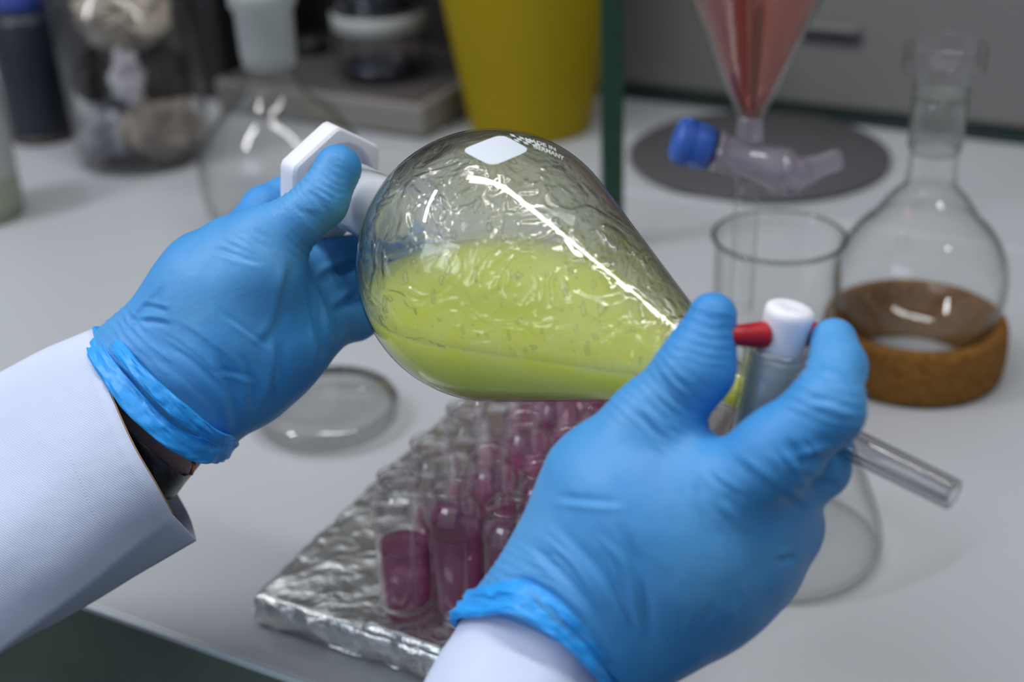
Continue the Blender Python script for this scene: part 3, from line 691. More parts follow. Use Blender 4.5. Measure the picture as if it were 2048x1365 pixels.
# liquid, cut by a horizontal plane
level = at(1000, 705, 0.505)[2]
hitz = None
def sdf_bulb(p, r=RS):
    q = p - C0; s = q @ FA; rad = np.linalg.norm(q - s * FA)
    return np.linalg.norm(q) - r if s < r * sA else (rad * cA + s * sA) - r
def hit_bulb(px, py, r=RS):
    d = ray(px, py); d = d / np.linalg.norm(d); tt = 0.35
    for _ in range(300):
        p = CAM + d * tt; v = sdf_bulb(p, r); tt += v * 0.8
        if v < 1e-6: break
    return p
def nrm_bulb(p):
    e = 1e-5; n = np.array([sdf_bulb(p + e * np.eye(3)[i]) - sdf_bulb(p - e * np.eye(3)[i]) for i in range(3)]); return n / np.linalg.norm(n)
LEVEL = hit_bulb(985, 712)[2]
me = bpy.data.meshes.new('wet_film'); me.from_pydata([tuple(p) for p in FILM[0]], [], FILM[1]); bm = bmesh.new(); bm.from_mesh(me)
r_ = bmesh.ops.bisect_plane(bm, geom=bm.verts[:] + bm.edges[:] + bm.faces[:], plane_co=(0, 0, LEVEL - 0.0005), plane_no=(0, 0, 1), clear_inner=True)
bm.to_mesh(me); bm.free(); obj('wet_film', me, M['wavy'], hero)
lp = [(0.0, -RS + 0.0009)]
for k in range(1, 48):
    a = PI - (PI - a1) * k / 47; lp.append(((RS - 0.0009) * math.sin(a), (RS - 0.0009) * math.cos(a)))
for k in range(1, 12):
    s = RS * sA + (s_tube - RS * sA) * k / 11; lp.append((max((FL - s) * sA / cA - 0.0009 / cA, 0.004), s))
lp += [(TUBE - 0.0012, FL - 0.004), (0, FL - 0.004)]
V, Fc = lathe(lp, 120, C0, FA)
me = bpy.data.meshes.new('liquid'); me.from_pydata([tuple(p) for p in V], [], Fc); bm = bmesh.new(); bm.from_mesh(me)
bmesh.ops.recalc_face_normals(bm, faces=bm.faces)
r_ = bmesh.ops.bisect_plane(bm, geom=bm.verts[:] + bm.edges[:] + bm.faces[:], plane_co=(0, 0, LEVEL), plane_no=(0, 0, 1), clear_outer=True)
edges = [g for g in r_['geom_cut'] if isinstance(g, bmesh.types.BMEdge)]
bmesh.ops.holes_fill(bm, edges=edges)
bm.to_mesh(me); bm.free()
o = obj('liquid', me, M['lime'], hero); smooth_angle(o, 30); o['label'] = 'cloudy yellow green liquid'
# tangled drops clinging inside
V, Fc = [], []
bm0 = bmesh.new(); bmesh.ops.create_icosphere(bm0, subdivisions=2, radius=1.0)
iv = [np.array(v.co) for v in bm0.verts]; iF = [tuple(v.index for v in f.verts) for f in bm0.faces]; bm0.free()
cnt = 0
down = np.array([0, 0, -1.0])
while cnt < 230:
    px = random.uniform(735, 1400); py = random.uniform(290, 790)
    p = hit_bulb(px, py, RS - 0.0015)
    if abs(sdf_bulb(p, RS - 0.0015)) > 1e-4: continue
    if p[2] < LEVEL + 0.004: continue
    n = nrm_bulb(p); d = down - n * (down @ n); 
    if np.linalg.norm(d) < 1e-3: continue
    d /= np.linalg.norm(d); b3 = np.cross(n, d)
    s_ = random.choice([0.0004, 0.0005, 0.0006, 0.0008, 0.0011, 0.0014]); el = random.choice([1.0, 1.2, 1.8, 2.8]) if s_ > 0.0005 else 1.0
    base = len(V); ph = random.random() * 6
    for v in iv:
        wob = 1 + 0.25 * math.sin(3 * v[0] + ph) 
        V.append(p + d * v[0] * s_ * el + b3 * (v[1] * wob * s_ + 0.3 * s_ * math.sin(2 * v[0] + ph)) - n * v[2] * s_ * 0.5)
    Fc += [tuple(i + base for i in f) for f in iF]; cnt += 1
o = obj('droplets', (V, Fc), M['drop'], hero); o['kind'] = 'stuff'

# white writing patch and print on the bulb
def patch(corners, n=14, off=0.00012, th=0.0001, rnd=0.16):
    c = [np.array(q, float) for q in corners]
    V = []; Fc = []; idx = {}
    for lay in (off, off + th):
        for j in range(n + 1):
            for i in range(n + 1):
                a, b_ = i / n, j / n
                A, B = 2 * a - 1, 2 * b_ - 1          # round the corners
                k = 1 - rnd * (abs(A) ** 5) * (abs(B) ** 5) * 0.8
                A *= k; B *= k; a, b_ = (A + 1) / 2, (B + 1) / 2
                q = c[0] * (1 - a) * (1 - b_) + c[1] * a * (1 - b_) + c[2] * a * b_ + c[3] * (1 - a) * b_
                bul = 7 * (1 - A * A) * (1 - B * B) * 0
                p = hit_bulb(q[0], q[1]); V.append(p + nrm_bulb(p) * lay)
    m = n + 1
    for l in (0, 1):
        for j in range(n):
            for i in range(n):
                k = l * m * m + j * m + i; f = (k, k + 1, k + m + 1, k + m); Fc.append(f if l else f[::-1])
    return V, Fc
o = obj('writing_patch', patch([(921, 301), (1003, 269), (1062, 301), (984, 334)]), M['label_white'], hero)
o['label'] = 'white rectangular writing patch'
def text_on_bulb(s, p0, p1, size, up_px, name='printed_text'):
    """s runs from pixel p0 towards p1 on the glass; mapped through local tangent axes"""
    cu = bpy.data.curves.new('txt', 'FONT'); cu.body = s; cu.size = 1.0; cu.offset = 0.03
    to = bpy.data.objects.new('txt', cu); C.objects.link(to); bpy.context.view_layer.update()
    me = bpy.data.meshes.new_from_object(to.evaluated_get(bpy.context.evaluated_depsgraph_get())); bpy.data.objects.remove(to); bpy.data.curves.remove(cu)
    q0, q1 = hit_bulb(*p0), hit_bulb(*p1); wid = max(v.co.x for v in me.vertices)
    n0 = nrm_bulb(q0); ex = (q1 - q0); ex /= np.linalg.norm(ex); ey = np.cross(n0, ex); ey *= up_px
    k = np.linalg.norm(q1 - q0) / wid
    V = []
    for v in me.vertices:
        p = q0 + ex * v.co.x * k + ey * v.co.y * size
        for _ in range(4): p = p - nrm_bulb(p) * (sdf_bulb(p) - 0.00012)
        V.append(p)
    return V, [tuple(f.vertices) for f in me.polygons]
obj('printed_text', text_on_bulb('GERMANY', (1066, 296), (1128, 322), 0.0052, 1), M['text_white'], hero, smooth=False)
obj('printed_text', text_on_bulb('MADE IN', (1050, 282), (1112, 303), 0.0052, 1), M['text_white'], hero, smooth=False)
V, Fc = [], []
for i in range(6):
    for j in range(3):
        if (i + j) % 2: continue
        q = [(1019 + 9 * i + 4 * j, 268 + 2.6 * i + 5 * j), (1028 + 9 * i + 4 * j, 270.6 + 2.6 * i + 5 * j), (1032 + 9 * i + 4 * j, 275.6 + 2.6 * i + 5 * j), (1023 + 9 * i + 4 * j, 273 + 2.6 * i + 5 * j)]
        b0 = len(V)
        for x_, y_ in q: p = hit_bulb(x_, y_); V.append(p + nrm_bulb(p) * 0.00015)
        Fc.append((b0, b0 + 1, b0 + 2, b0 + 3))
obj('printed_grid', (V, Fc), M['text_white'], hero, smooth=False)

# stem after the stopcock
obj('outlet_stem', lathe([(0.0062, FL + 0.008), (0.0056, FL + 0.014), (0.0052, 0.2085), (0.0052, 0.2095), (0.0035, 0.2095), (0.0035, FL + 0.014), (0.0035, FL + 0.008)], 40, C0, FA, closed=True), thin_glass('stem_glass', tint=(0.95, 0.95, 0.96), edge=(0.16, 0.16, 0.18), epow=1.6, f0=0.07), hero)
# oblique cut of the tip
oc = hero.children[-1]
for v in oc.data.vertices:
    q = np.array(v.co) - C0; s = q @ FA
    if s > 0.2: sh = (q - s * FA) @ camdir(0, 1, 0); v.co = Vector(np.array(v.co) + FA * (sh * 0.9))
# barrel, plug, handle
PA = camdir(0.245, 0.85, 0.47); PA -= FA * (PA @ FA); PA /= np.linalg.norm(PA)
PB = C0 + FA * (FL + 0.0005)
o = obj('plug_barrel', lathe([tuple(q) for q in spl([(0.0090, -0.017), (0.0100, -0.016), (0.0112, 0.010), (0.0118, 0.017), (0.0128, 0.019), (0.0128, 0.0215), (0.0118, 0.0222), (0.0100, 0.021), (0.0096, 0.012), (0.0085, -0.016)], 2)], 56, PB, PA, closed=True), M['barrel_glass'], hero)
pl = obj('plug', lathe([tuple(q) for q in [(0, -0.019), (0.0074, -0.019), (0.0082, -0.017), (0.0094, 0.018), (0.0086, 0.0185)]] , 48, PB, PA), M['frost_white'], hero); pl['label'] = 'frosted tapered part of the plug'
o = obj('plug_head', lathe([(0, 0.0186), (0.0078, 0.0186), (0.0080, 0.021), (0.0084, 0.0318), (0.0086, 0.0338), (0.0082, 0.0358), (0.0070, 0.0367), (0.0040, 0.0369), (0.0030, 0.0366), (0, 0.0366)], 56, PB, PA), M['white_ptfe'], hero); o['label'] = 'white plug head'
HD = camdir(0.93, 0.17, -0.33); HD -= PA * (HD @ PA); HD /= np.linalg.norm(HD)
hc = PB + PA * 0.0262
V, Fc = lathe([(0, -0.0225), (0.0027, -0.0225), (0.0032, -0.0220), (0.0037, -0.018), (0.0046, -0.0095), (0.0046, -0.0080), (0, -0.0080)], 32, hc, HD)
V2, F2 = lathe([(0, 0.0080), (0.0046, 0.0080), (0.0045, 0.0095), (0.0040, 0.0135), (0.0036, 0.0145), (0, 0.0148)], 32, hc, HD)
o = obj('plug_handle', join((V, Fc), (V2, F2)), M['red'], hero); smooth_angle(o, 40); o['label'] = 'red crossbar of the plug'

# hexagonal stopper
t = thing('hexagonal_stopper', C0 - FA * 0.10, 'white plastic stopper with a hexagonal head under the left thumb', 'stopper')
x, y, a = frame(FA)
yy = camdir(0.1, 1, 0); yy -= a * (yy @ a); yy /= np.linalg.norm(yy); xx = np.cross(yy, a)
V, Fc = [], []
rings = [(0.0262, 0.0262, -0.1085), (0.0270, 0.0270, -0.1075), (0.0270, 0.0270, -0.0990), (0.0258, 0.0258, -0.0978), (0.0212, 0.0205, -0.0978), (0.0205, 0.0195, -0.1035), (0.0140, 0.0140, -0.1035), (0.0138, 0.0138, -0.0915), (0.0118, 0.0118, -0.0600), (0.0, 0.0, -0.0600)]
nn = 72
def hexr(th, R_, amt):
    k = (th % (PI / 3)) - PI / 6; hx = R_ * math.cos(PI / 6) / math.cos(k); return hx * amt + R_ * 0.93 * (1 - amt)
rot = math.radians(8)
for qi, (r1, r2, s) in enumerate(rings):
    for i in range(nn):
        th = 2 * PI * i / nn; amt = 0.97 if qi < 4 else 0.0
        rr = hexr(th + rot, r1 * 1.06, amt) if qi < 6 else r1
        V.append(C0 + (camdir(-0.0012, 0.0016, 0) if qi < 7 else 0) + FA * s + (xx * math.cos(th) + yy * math.sin(th)) * rr)
for q in range(len(rings) - 1):
    for i in range(nn): j = (i + 1) % nn; Fc.append((q * nn + i, q * nn + j, (q + 1) * nn + j, (q + 1) * nn + i))
Fc.append(tuple(range(nn))[::-1])
o = obj('head', (V, Fc), M['white_ptfe'], t); smooth_angle(o, 40)
obj('ground_neck', lathe([(0.01355, -0.091), (0.0152, -0.091), (0.0152, -0.0645), (0.0148, -0.0625), (0.0147, -0.0625), (0.0146, -0.066)], 56, C0, FA), M['frost_white'], hero)

# ------------------------------------------------------------------ hands, built as one skin each
def smin(a, b, k):
    h = np.clip(0.5 + 0.5 * (b - a) / k, 0, 1); return b + (a - b) * h - k * h * (1 - h)
def sdf_mesh(prims, h, cuts=()):
    """prims: (a, b, ra, rb, k) round cones in metres; cuts: (point, normal) planes that end the skin"""
    pts = np.array([p for pr_ in prims for p in (pr_[0], pr_[1])]); rm = max(max(pr_[2], pr_[3]) for pr_ in prims)
    lo = pts.min(0) - rm - 3 * h; hi = pts.max(0) + rm + 3 * h
    n = np.ceil((hi - lo) / h).astype(int) + 1
    ax_ = [lo[i] + h * np.arange(n[i]) for i in range(3)]
    X, Y, Z = [g.astype(np.float32) for g in np.meshgrid(*ax_, indexing='ij')]
    D = None
    for a, b, ra, rb, k in prims:
        ba = b - a; L2 = max(ba @ ba, 1e-12)
        tt = np.clip(((X - a[0]) * ba[0] + (Y - a[1]) * ba[1] + (Z - a[2]) * ba[2]) / L2, 0, 1)
        d = np.sqrt((X - a[0] - tt * ba[0]) ** 2 + (Y - a[1] - tt * ba[1]) ** 2 + (Z - a[2] - tt * ba[2]) ** 2) - (ra + (rb - ra) * tt)
        D = d if D is None else smin(D, d, k)
    for c, nn_ in cuts:
        D = np.maximum(D, (X - c[0]) * nn_[0] + (Y - c[1]) * nn_[1] + (Z - c[2]) * nn_[2])
    D = np.pad(D[1:-1, 1:-1, 1:-1], 1, constant_values=1.0)
    nx, ny, nz = D.shape
    acc = np.zeros((nx - 1, ny - 1, nz - 1, 3), np.float32); cntr = np.zeros((nx - 1, ny - 1, nz - 1), np.float32)
    for axn in range(3):
        for o1 in (0, 1):
            for o2 in (0, 1):
                off = [0, 0, 0]; oth = [i for i in range(3) if i != axn]; off[oth[0]] = o1; off[oth[1]] = o2
                sl = lambda o_: tuple(slice(o_[i], o_[i] + D.shape[i] - 1) for i in range(3))
                a_ = D[sl(off)]; off2 = list(off); off2[axn] = 1; b_ = D[sl(off2)]
                mk = (a_ < 0) != (b_ < 0); tt = np.where(mk, a_ / np.where(mk, a_ - b_, 1), 0)
                for i in range(3):
                    acc[..., i] += mk * ((off[i] if i != axn else 0) + (tt if i == axn else 0))
                cntr += mk
    act = cntr > 0; idx = -np.ones(act.shape, int); idx[act] = np.arange(act.sum())
    ijk = np.argwhere(act); V = (ijk + acc[act] / cntr[act][:, None]) * h + lo
    Q = []
    S = D < 0
    for axn in range(3):
        b_, c_ = [(1, 2), (2, 0), (0, 1)][axn]
        s0 = [slice(1, -1)] * 3; s1 = [slice(1, -1)] * 3; s0[axn] = slice(0, -1); s1[axn] = slice(1, None)
        A = S[tuple(s0)]; B = S[tuple(s1)]; mk = np.argwhere(A != B); sg = A[A != B]
        base = mk.copy(); base[:, b_] += 1; base[:, c_] += 1
        def cell(db, dc):
            q = base.copy(); q[:, b_] -= db; q[:, c_] -= dc; return idx[q[:, 0], q[:, 1], q[:, 2]]
        q = np.stack([cell(1, 1), cell(0, 1), cell(0, 0), cell(1, 0)], 1)
        q[~sg] = q[~sg][:, ::-1]; Q.append(q)
    return V, np.concatenate(Q)
def lap(V, Q, it=2, f=0.5):
    E_ = np.concatenate([Q[:, [0, 1]], Q[:, [1, 2]], Q[:, [2, 3]], Q[:, [3, 0]]])
    for _ in range(it):
        s = np.zeros_like(V); n = np.zeros(len(V))
        np.add.at(s, E_[:, 0], V[E_[:, 1]]); np.add.at(s, E_[:, 1], V[E_[:, 0]]); np.add.at(n, E_[:, 0], 1); np.add.at(n, E_[:, 1], 1)
        V = V * (1 - f) + f * s / np.maximum(n, 1)[:, None]
    return V
def vnormals(V, Q):
    fn = np.cross(V[Q[:, 2]] - V[Q[:, 0]], V[Q[:, 3]] - V[Q[:, 1]]); n = np.zeros_like(V)
    for i in range(4): np.add.at(n, Q[:, i], fn)
    return n / np.maximum(np.linalg.norm(n, axis=1), 1e-12)[:, None]
def segdist(P2, A, B):
    A = np.array(A, float); B = np.array(B, float); d = B - A; t = np.clip(((P2 - A) @ d) / (d @ d), 0, 1)
    q = P2 - A - t[:, None] * d; return np.hypot(q[:, 0], q[:, 1]), t, (P2 - A) @ np.array([-d[1], d[0]]) / np.linalg.norm(d)
fans = []
def fan(A, B, n, amp, wd, seed):
    """folds spread between two lines"""
    rnd = random.Random(seed); out = []
    for i in range(n):
        f = (i + rnd.uniform(0.2, 0.8)) / n; t0, t1 = rnd.uniform(0, 0.25), rnd.uniform(0.7, 1)
        L = []
        for k in range(4):
            q = (t0 + (t1 - t0) * k / 3) * (len(A) - 1); i0 = min(int(q), len(A) - 2); g = q - i0
            pa = [A[i0][c] * (1 - g) + A[i0 + 1][c] * g for c in (0, 1)]; pb = [B[i0][c] * (1 - g) + B[i0 + 1][c] * g for c in (0, 1)]
            L.append((pa[0] * (1 - f) + pb[0] * f + rnd.uniform(-3, 3), pa[1] * (1 - f) + pb[1] * f + rnd.uniform(-3, 3)))
        if rnd.random() < 0.5: L = L[::-1]
        out.append((L, amp * rnd.uniform(0.5, 1.2), wd * rnd.uniform(0.8, 1.3)))
    return out
def glove_detail(V, Q, zones, creases, seed=0.0, amp0=0.00025):
    N_ = vnormals(V, Q); P2, dep = proj(V); disp = np.zeros(len(V))
    nz = np.array([noise.noise(Vector(p) * 55 + Vector((seed, 0, 0))) for p in V]); nz2 = np.array([noise.noise(Vector(p) * 160 + Vector((0, seed, 0))) for p in V])
    disp += amp0 * nz * 2 + amp0 * 0.5 * nz2
    for (x0, y0, x1, y1, hw, wl, amp) in zones:         # bands of cross wrinkles along a finger
        A = np.array([x0, y0], float); B = np.array([x1, y1], float); d = B - A; L_ = np.linalg.norm(d); d /= L_
        s = (P2 - A) @ d; w = (P2 - A) @ np.array([-d[1], d[0]])
        env = np.clip(np.minimum(s, L_ - s) / (0.22 * L_) + 0.25, 0, 1) * np.clip((hw - abs(w)) / (0.25 * hw) + 0.3, 0, 1)
        ph = (s + 0.11 * w * np.sin(w / hw * 2.2 + seed) + 9 * nz + 5 * nz2) / wl
        rid = 1 - 2 * np.abs(np.sin(ph * PI)) ** 0.7
        disp += amp * env * rid * (0.45 + 0.9 * np.clip(nz + 0.5, 0, 1))
    face = np.clip(-(N_ @ fw) * 2.2, 0, 1)
    for pts, amp, wd in creases:                        # single folds along smooth lines
        if isinstance(amp, tuple): fans.append((pts, amp, wd)); continue
        D_ = [np.array(q) for q in spl([(x_, y_, 0) for x_, y_ in pts], 7)]
        D_ = np.array(D_)[:, :2]; seg = np.hypot(*(D_[1:] - D_[:-1]).T); cum = np.concatenate([[0], np.cumsum(seg)]); tot = cum[-1]
        best = np.full(len(V), 1e9); sdb = np.zeros(len(V)); arc = np.zeros(len(V))
        lo_, hi_ = D_.min(0) - 5 * wd, D_.max(0) + 5 * wd
        sel = np.where((P2[:, 0] > lo_[0]) & (P2[:, 0] < hi_[0]) & (P2[:, 1] > lo_[1]) & (P2[:, 1] < hi_[1]) & (face > 0))[0]
        if len(sel) == 0: continue
        for i in range(len(D_) - 1):
            dist, tt, sd = segdist(P2[sel], D_[i], D_[i + 1]); m_ = dist < best[sel]; q_ = sel[m_]
            best[q_] = dist[m_]; sdb[q_] = sd[m_]; arc[q_] = cum[i] + tt[m_] * seg[i]
        a_ = arc[sel] / tot; taper = np.clip(a_ * 3, 0, 1) * np.clip((1 - a_) * 3, 0, 1); taper = taper * taper * (3 - 2 * taper)
        x_ = np.sign(sdb[sel]) * best[sel] / wd
        prof_ = 1.5 * x_ * np.exp(-x_ * x_ * 0.8) - 0.45 * np.exp(-x_ * x_ * 2)
        disp[sel] += 1.45 * face[sel] * amp * taper * prof_ * (0.8 + 0.5 * nz[sel])
    return V + N_ * disp[:, None]
def cone(p, q, k=0.006):
    a, b = at(p[0], p[1], p[2]), at(q[0], q[1], q[2]); return (a, b, p[3] * p[2] / F, q[3] * q[2] / F, k)

person = thing('person', at(200, 1500, 0.60), 'person in a white lab coat and blue nitrile gloves tilting the pear shaped funnel', 'person')
GH = 0.00095
# ---- left hand (palm towards the viewer)
LW1 = (281, 752, .592, 108); LW2 = (362, 826, .592, 102)
prims = [
 cone((215, 800, .600, 96), LW1, .01), cone((290, 880, .600, 92), LW2, .012),
 cone(LW1, (435, 590, .590, 122), .014), cone(LW2, (545, 690, .592, 92), .016),
 cone((330, 790, .586, 100), (470, 680, .582, 110), .016), cone((500, 760, .592, 84), (620, 655, .598, 74), .014),
 cone((435, 590, .588, 118), (520, 545, .574, 92), .014),
 cone((490, 510, .582, 84), (535, 482, .575, 66), .010),                      # thumb base
 cone((535, 482, .574, 64), (600, 438, .570, 53), .008), cone((600, 438, .570, 53), (643, 402, .570, 52), .004), cone((643, 402, .570, 52), (675, 338, .572, 49), .004),
 cone((430, 545, .600, 84), (475, 495, .606, 60), .008),                      # towards the index knuckle
 cone((475, 490, .610, 54), (528, 420, .622, 46), .004), cone((528, 420, .622, 46), (572, 397, .630, 42), .003), cone((572, 397, .630, 42), (650, 385, .650, 40), .003),
 cone((540, 600, .598, 86), (610, 560, .606, 62), .012),
]
fingers = [
 cone((585, 545, .606, 48), (655, 520, .622, 43), .005), cone((655, 520, .622, 42), (742, 502, .634, 39), .0015), cone((742, 502, .634, 39), (815, 470, .628, 36), .002),
 cone((610, 610, .606, 50), (690, 578, .618, 42), .005), cone((690, 578, .618, 41), (770, 556, .628, 38), .0015), cone((770, 556, .628, 38), (850, 530, .622, 35), .002),
 cone((640, 650, .602, 56), (712, 640, .612, 43), .005), cone((712, 640, .612, 42), (780, 612, .622, 37), .0015), cone((780, 612, .622, 37), (846, 588, .620, 33), .002),
]
wa = at(400, 690, .590) - at(300, 830, .594); wa /= np.linalg.norm(wa)
def loop_plane(lp_, axis):
    A = np.array(lp_); c_ = A.mean(0); n_ = np.linalg.svd(A - c_)[2][2]; return c_, n_ * np.sign(n_ @ axis)
loopL = [at(188, 686, .578), at(226, 752, .562), at(290, 830, .553), at(368, 888, .557), at(444, 905, .576), at(458, 885, .600), at(395, 815, .618), at(305, 722, .621), at(235, 672, .614), at(187, 668, .594)]
loopL2 = [at(216, 668, .580), at(256, 722, .558), at(325, 792, .550), at(398, 853, .555), at(450, 885, .575), at(458, 868, .600), at(402, 795, .618), at(320, 708, .621), at(255, 655, .612), at(220, 652, .594)]
cL, nL = loop_plane(loopL, wa); cutL = (cL - nL * 0.001, -nL)
V, Q = sdf_mesh(prims + fingers, GH, [cutL]); V = lap(V, Q, 2)
zones = [(545, 480, 640, 405, 75, 14, .00028), (640, 405, 690, 320, 60, 13, .00022), (225, 690, 285, 640, 110, 19, .00024)]
creases = [
 ([(580, 507), (572, 560), (562, 610), (540, 665), (500, 700)], .0011, 13), ([(600, 520), (640, 575), (668, 640), (684, 705)], .0010, 12),
 ([(556, 640), (553, 720), (545, 780), (520, 850)], .0011, 12), ([(600, 540), (628, 640), (640, 700), (632, 765)], .0010, 12),
 ([(425, 690), (450, 770), (462, 830), (470, 880)], .0011, 12), ([(718, 585), (690, 600), (664, 620)], .0022, 10), ([(720, 523), (675, 535), (628, 563)], .0024, 10),
 ([(330, 560), (300, 600), (262, 640), (232, 655)], .0005, 8), ([(350, 650), (310, 640), (265, 640)], .0006, 7), ([(345, 622), (300, 610), (280, 615)], .0005, 6),
 ([(430, 620), (480, 655), (530, 690), (560, 700)], .00035, 6), ([(655, 300), (690, 312), (712, 345)], .0003, 6), ([(420, 745), (480, 752), (520, 770)], .0004, 7)]
creases += fan([(590, 540), (610, 620), (620, 740)], [(655, 560), (690, 640), (680, 700)], 6, .00035, 7, 3)
creases += fan([(430, 700), (470, 780), (480, 870)], [(560, 680), (570, 760), (560, 830)], 8, .0004, 8, 5)
creases += fan([(470, 425), (520, 455), (570, 505)], [(400, 500), (480, 530), (560, 540)], 7, .00035, 6, 8)
creases += fan([(540, 420), (580, 450), (610, 485)], [(640, 350), (670, 385), (700, 410)], 9, .00035, 6, 11)
creases += fan([(250, 690), (340, 740), (440, 850)], [(300, 610), (420, 680), (520, 760)], 7, .0003, 7, 15)
V = glove_detail(V, Q, zones, creases, 3.0)
gl = obj('glove', (V, Q), M['glove'], person); gl['label'] = 'blue nitrile glove on the left hand, palm facing the viewer'

def band(loop, axis, w, th, seed, nf=9, fold=0.0012, n=220, m=28, bell=0.0):
    """a soft rolled band along a closed loop; w half width along axis, th half thickness"""
    Lp = [np.asarray(p, float) for p in loop]; k = len(Lp)
    cen = sum(Lp) / k; P = []
    for i in range(k):
        a, b, c, d = Lp[(i - 1) % k], Lp[i], Lp[(i + 1) % k], Lp[(i + 2) % k]
        for q in range(n // k):
            t = q / (n // k); P.append(0.5 * ((2 * b) + (c - a) * t + (2 * a - 5 * b + 4 * c - d) * t * t + (3 * b - a - 3 * c + d) * t ** 3))
    nn_ = len(P); V = []; Fc = []
    ax1 = axis / np.linalg.norm(axis)
    for i, p in enumerate(P):
        tg = P[(i + 1) % nn_] - P[i - 1]; tg /= np.linalg.norm(tg)
        ax2 = ax1 - tg * (ax1 @ tg); ax2 /= np.linalg.norm(ax2)
        out = np.cross(tg, ax2); 
        if out @ (p - cen) < 0: out = -out
        th_ = 2 * PI * i / nn_; cs = Vector((math.cos(th_) * nf / 3, math.sin(th_) * nf / 3, seed))
        wob = fold * noise.noise(cs); wv = 1 + 0.30 * noise.noise(cs * 0.8 + Vector((3, 3, 3)))
        for j in range(m):
            a = 2 * PI * j / m; ca_, sa_ = math.cos(a), math.sin(a)
            f = fold * (abs(noise.noise(Vector((math.cos(th_) * 3.2 + ca_ * 1.5, math.sin(th_) * 3.2, ca_ * 2.6 + seed)))) * 2.0 - 0.4)
            f += 0.3 * fold * noise.noise(Vector((math.cos(th_) * 8, math.sin(th_) * 8, ca_ * 3 + seed)))
            V.append(p + ax2 * (w * wv * math.copysign(abs(ca_) ** .8, ca_)) + out * (th * math.copysign(abs(sa_) ** .8, sa_) + wob + (f if sa_ > -0.2 else 0) + bell * (-ca_)))
    for i in range(nn_):
        for j in range(m): Fc.append((i * m + j, ((i + 1) % nn_) * m + j, ((i + 1) % nn_) * m + (j + 1) % m, i * m + (j + 1) % m))
    return V, Fc
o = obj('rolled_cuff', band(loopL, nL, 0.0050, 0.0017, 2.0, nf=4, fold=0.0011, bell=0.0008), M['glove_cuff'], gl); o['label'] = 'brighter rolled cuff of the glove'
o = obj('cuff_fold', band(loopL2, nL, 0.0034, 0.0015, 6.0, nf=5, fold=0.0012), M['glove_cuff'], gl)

# ---- right hand (back of the hand, thumb up)
RW1 = (1020, 1262, .478, 90); RW2 = (1140, 1310, .478, 110)
prims = [
 cone((1000, 1330, .474, 86), RW1, .01), cone((1110, 1390, .470, 108), RW2, .012), cone((1060, 1350, .470, 90), (1110, 1240, .466, 100), .014),
 cone(RW1, (1213, 975, .475, 116), .010), cone(RW2, (1350, 1095, .470, 165), .020), cone((1085, 1280, .468, 92), (1260, 1050, .462, 135), .018),
 cone((1213, 975, .474, 116), (1300, 850, .468, 84), .012), cone((1290, 1000, .466, 120), (1372, 965, .462, 82), .014),
 cone((1300, 850, .466, 82), (1392, 735, .460, 71), .008), cone((1392, 735, .460, 74), (1425, 634, .458, 50), .007),   # thumb
 cone((1350, 1095, .466, 150), (1440, 985, .456, 98), .010), cone((1350, 1095, .470, 150), (1500, 1060, .468, 110), .018), cone((1240, 1230, .478, 120), (1440, 1150, .478, 118), .018),
 cone((1440, 985, .452, 90), (1560, 900, .442, 78), .004), cone((1560, 900, .442, 78), (1652, 818, .437, 73), .008),    # index
 cone((1652, 818, .437, 72), (1676, 735, .449, 55), .006), cone((1676, 735, .449, 54), (1667, 682, .459, 47), .004),
 cone((1500, 1015, .462, 96), (1632, 930, .462, 66), .010), cone((1632, 930, .462, 66), (1655, 905, .475, 50), .004), cone((1655, 905, .475, 46), (1580, 850, .492, 42), .003),   # middle
 cone((1500, 1080, .472, 104), (1572, 1055, .474, 72), .010), cone((1572, 1055, .474, 70), (1570, 1000, .490, 52), .004), cone((1570, 1000, .490, 46), (1500, 930, .500, 42), .003),  # ring
 cone((1450, 1150, .480, 100), (1525, 1140, .484, 70), .012), cone((1525, 1140, .484, 62), (1500, 1080, .500, 48), .004),    # little
 cone((1180, 1320, .480, 96), (1370, 1215, .482, 98), .016),
]
wr = at(1180, 1080, .468) - at(1075, 1310, .474); wr /= np.linalg.norm(wr)
loopR = [at(918, 1226, .482), at(972, 1212, .462), at(1050, 1216, .448), at(1135, 1268, .444), at(1205, 1338, .450), at(1248, 1400, .472), at(1215, 1420, .500), at(1120, 1370, .512), at(1015, 1300, .512), at(935, 1250, .502)]
loopR2 = [at(934, 1200, .482), at(990, 1182, .462), at(1070, 1188, .449), at(1158, 1245, .445), at(1228, 1325, .452), at(1262, 1390, .472), at(1230, 1405, .500), at(1130, 1345, .512), at(1025, 1270, .512), at(948, 1222, .502)]
cR, nR = loop_plane(loopR, wr); cutR = (cR - nR * 0.001, -nR)
V, Q = sdf_mesh(prims, GH, [cutR]); V = lap(V, Q, 2)
zones = [(1270, 890, 1400, 720, 110, 19, .00012), (1395, 740, 1425, 600, 65, 20, .00016), (1640, 860, 1680, 730, 90, 23, .00022), (1000, 1210, 1060, 1080, 80, 17, .0002)]
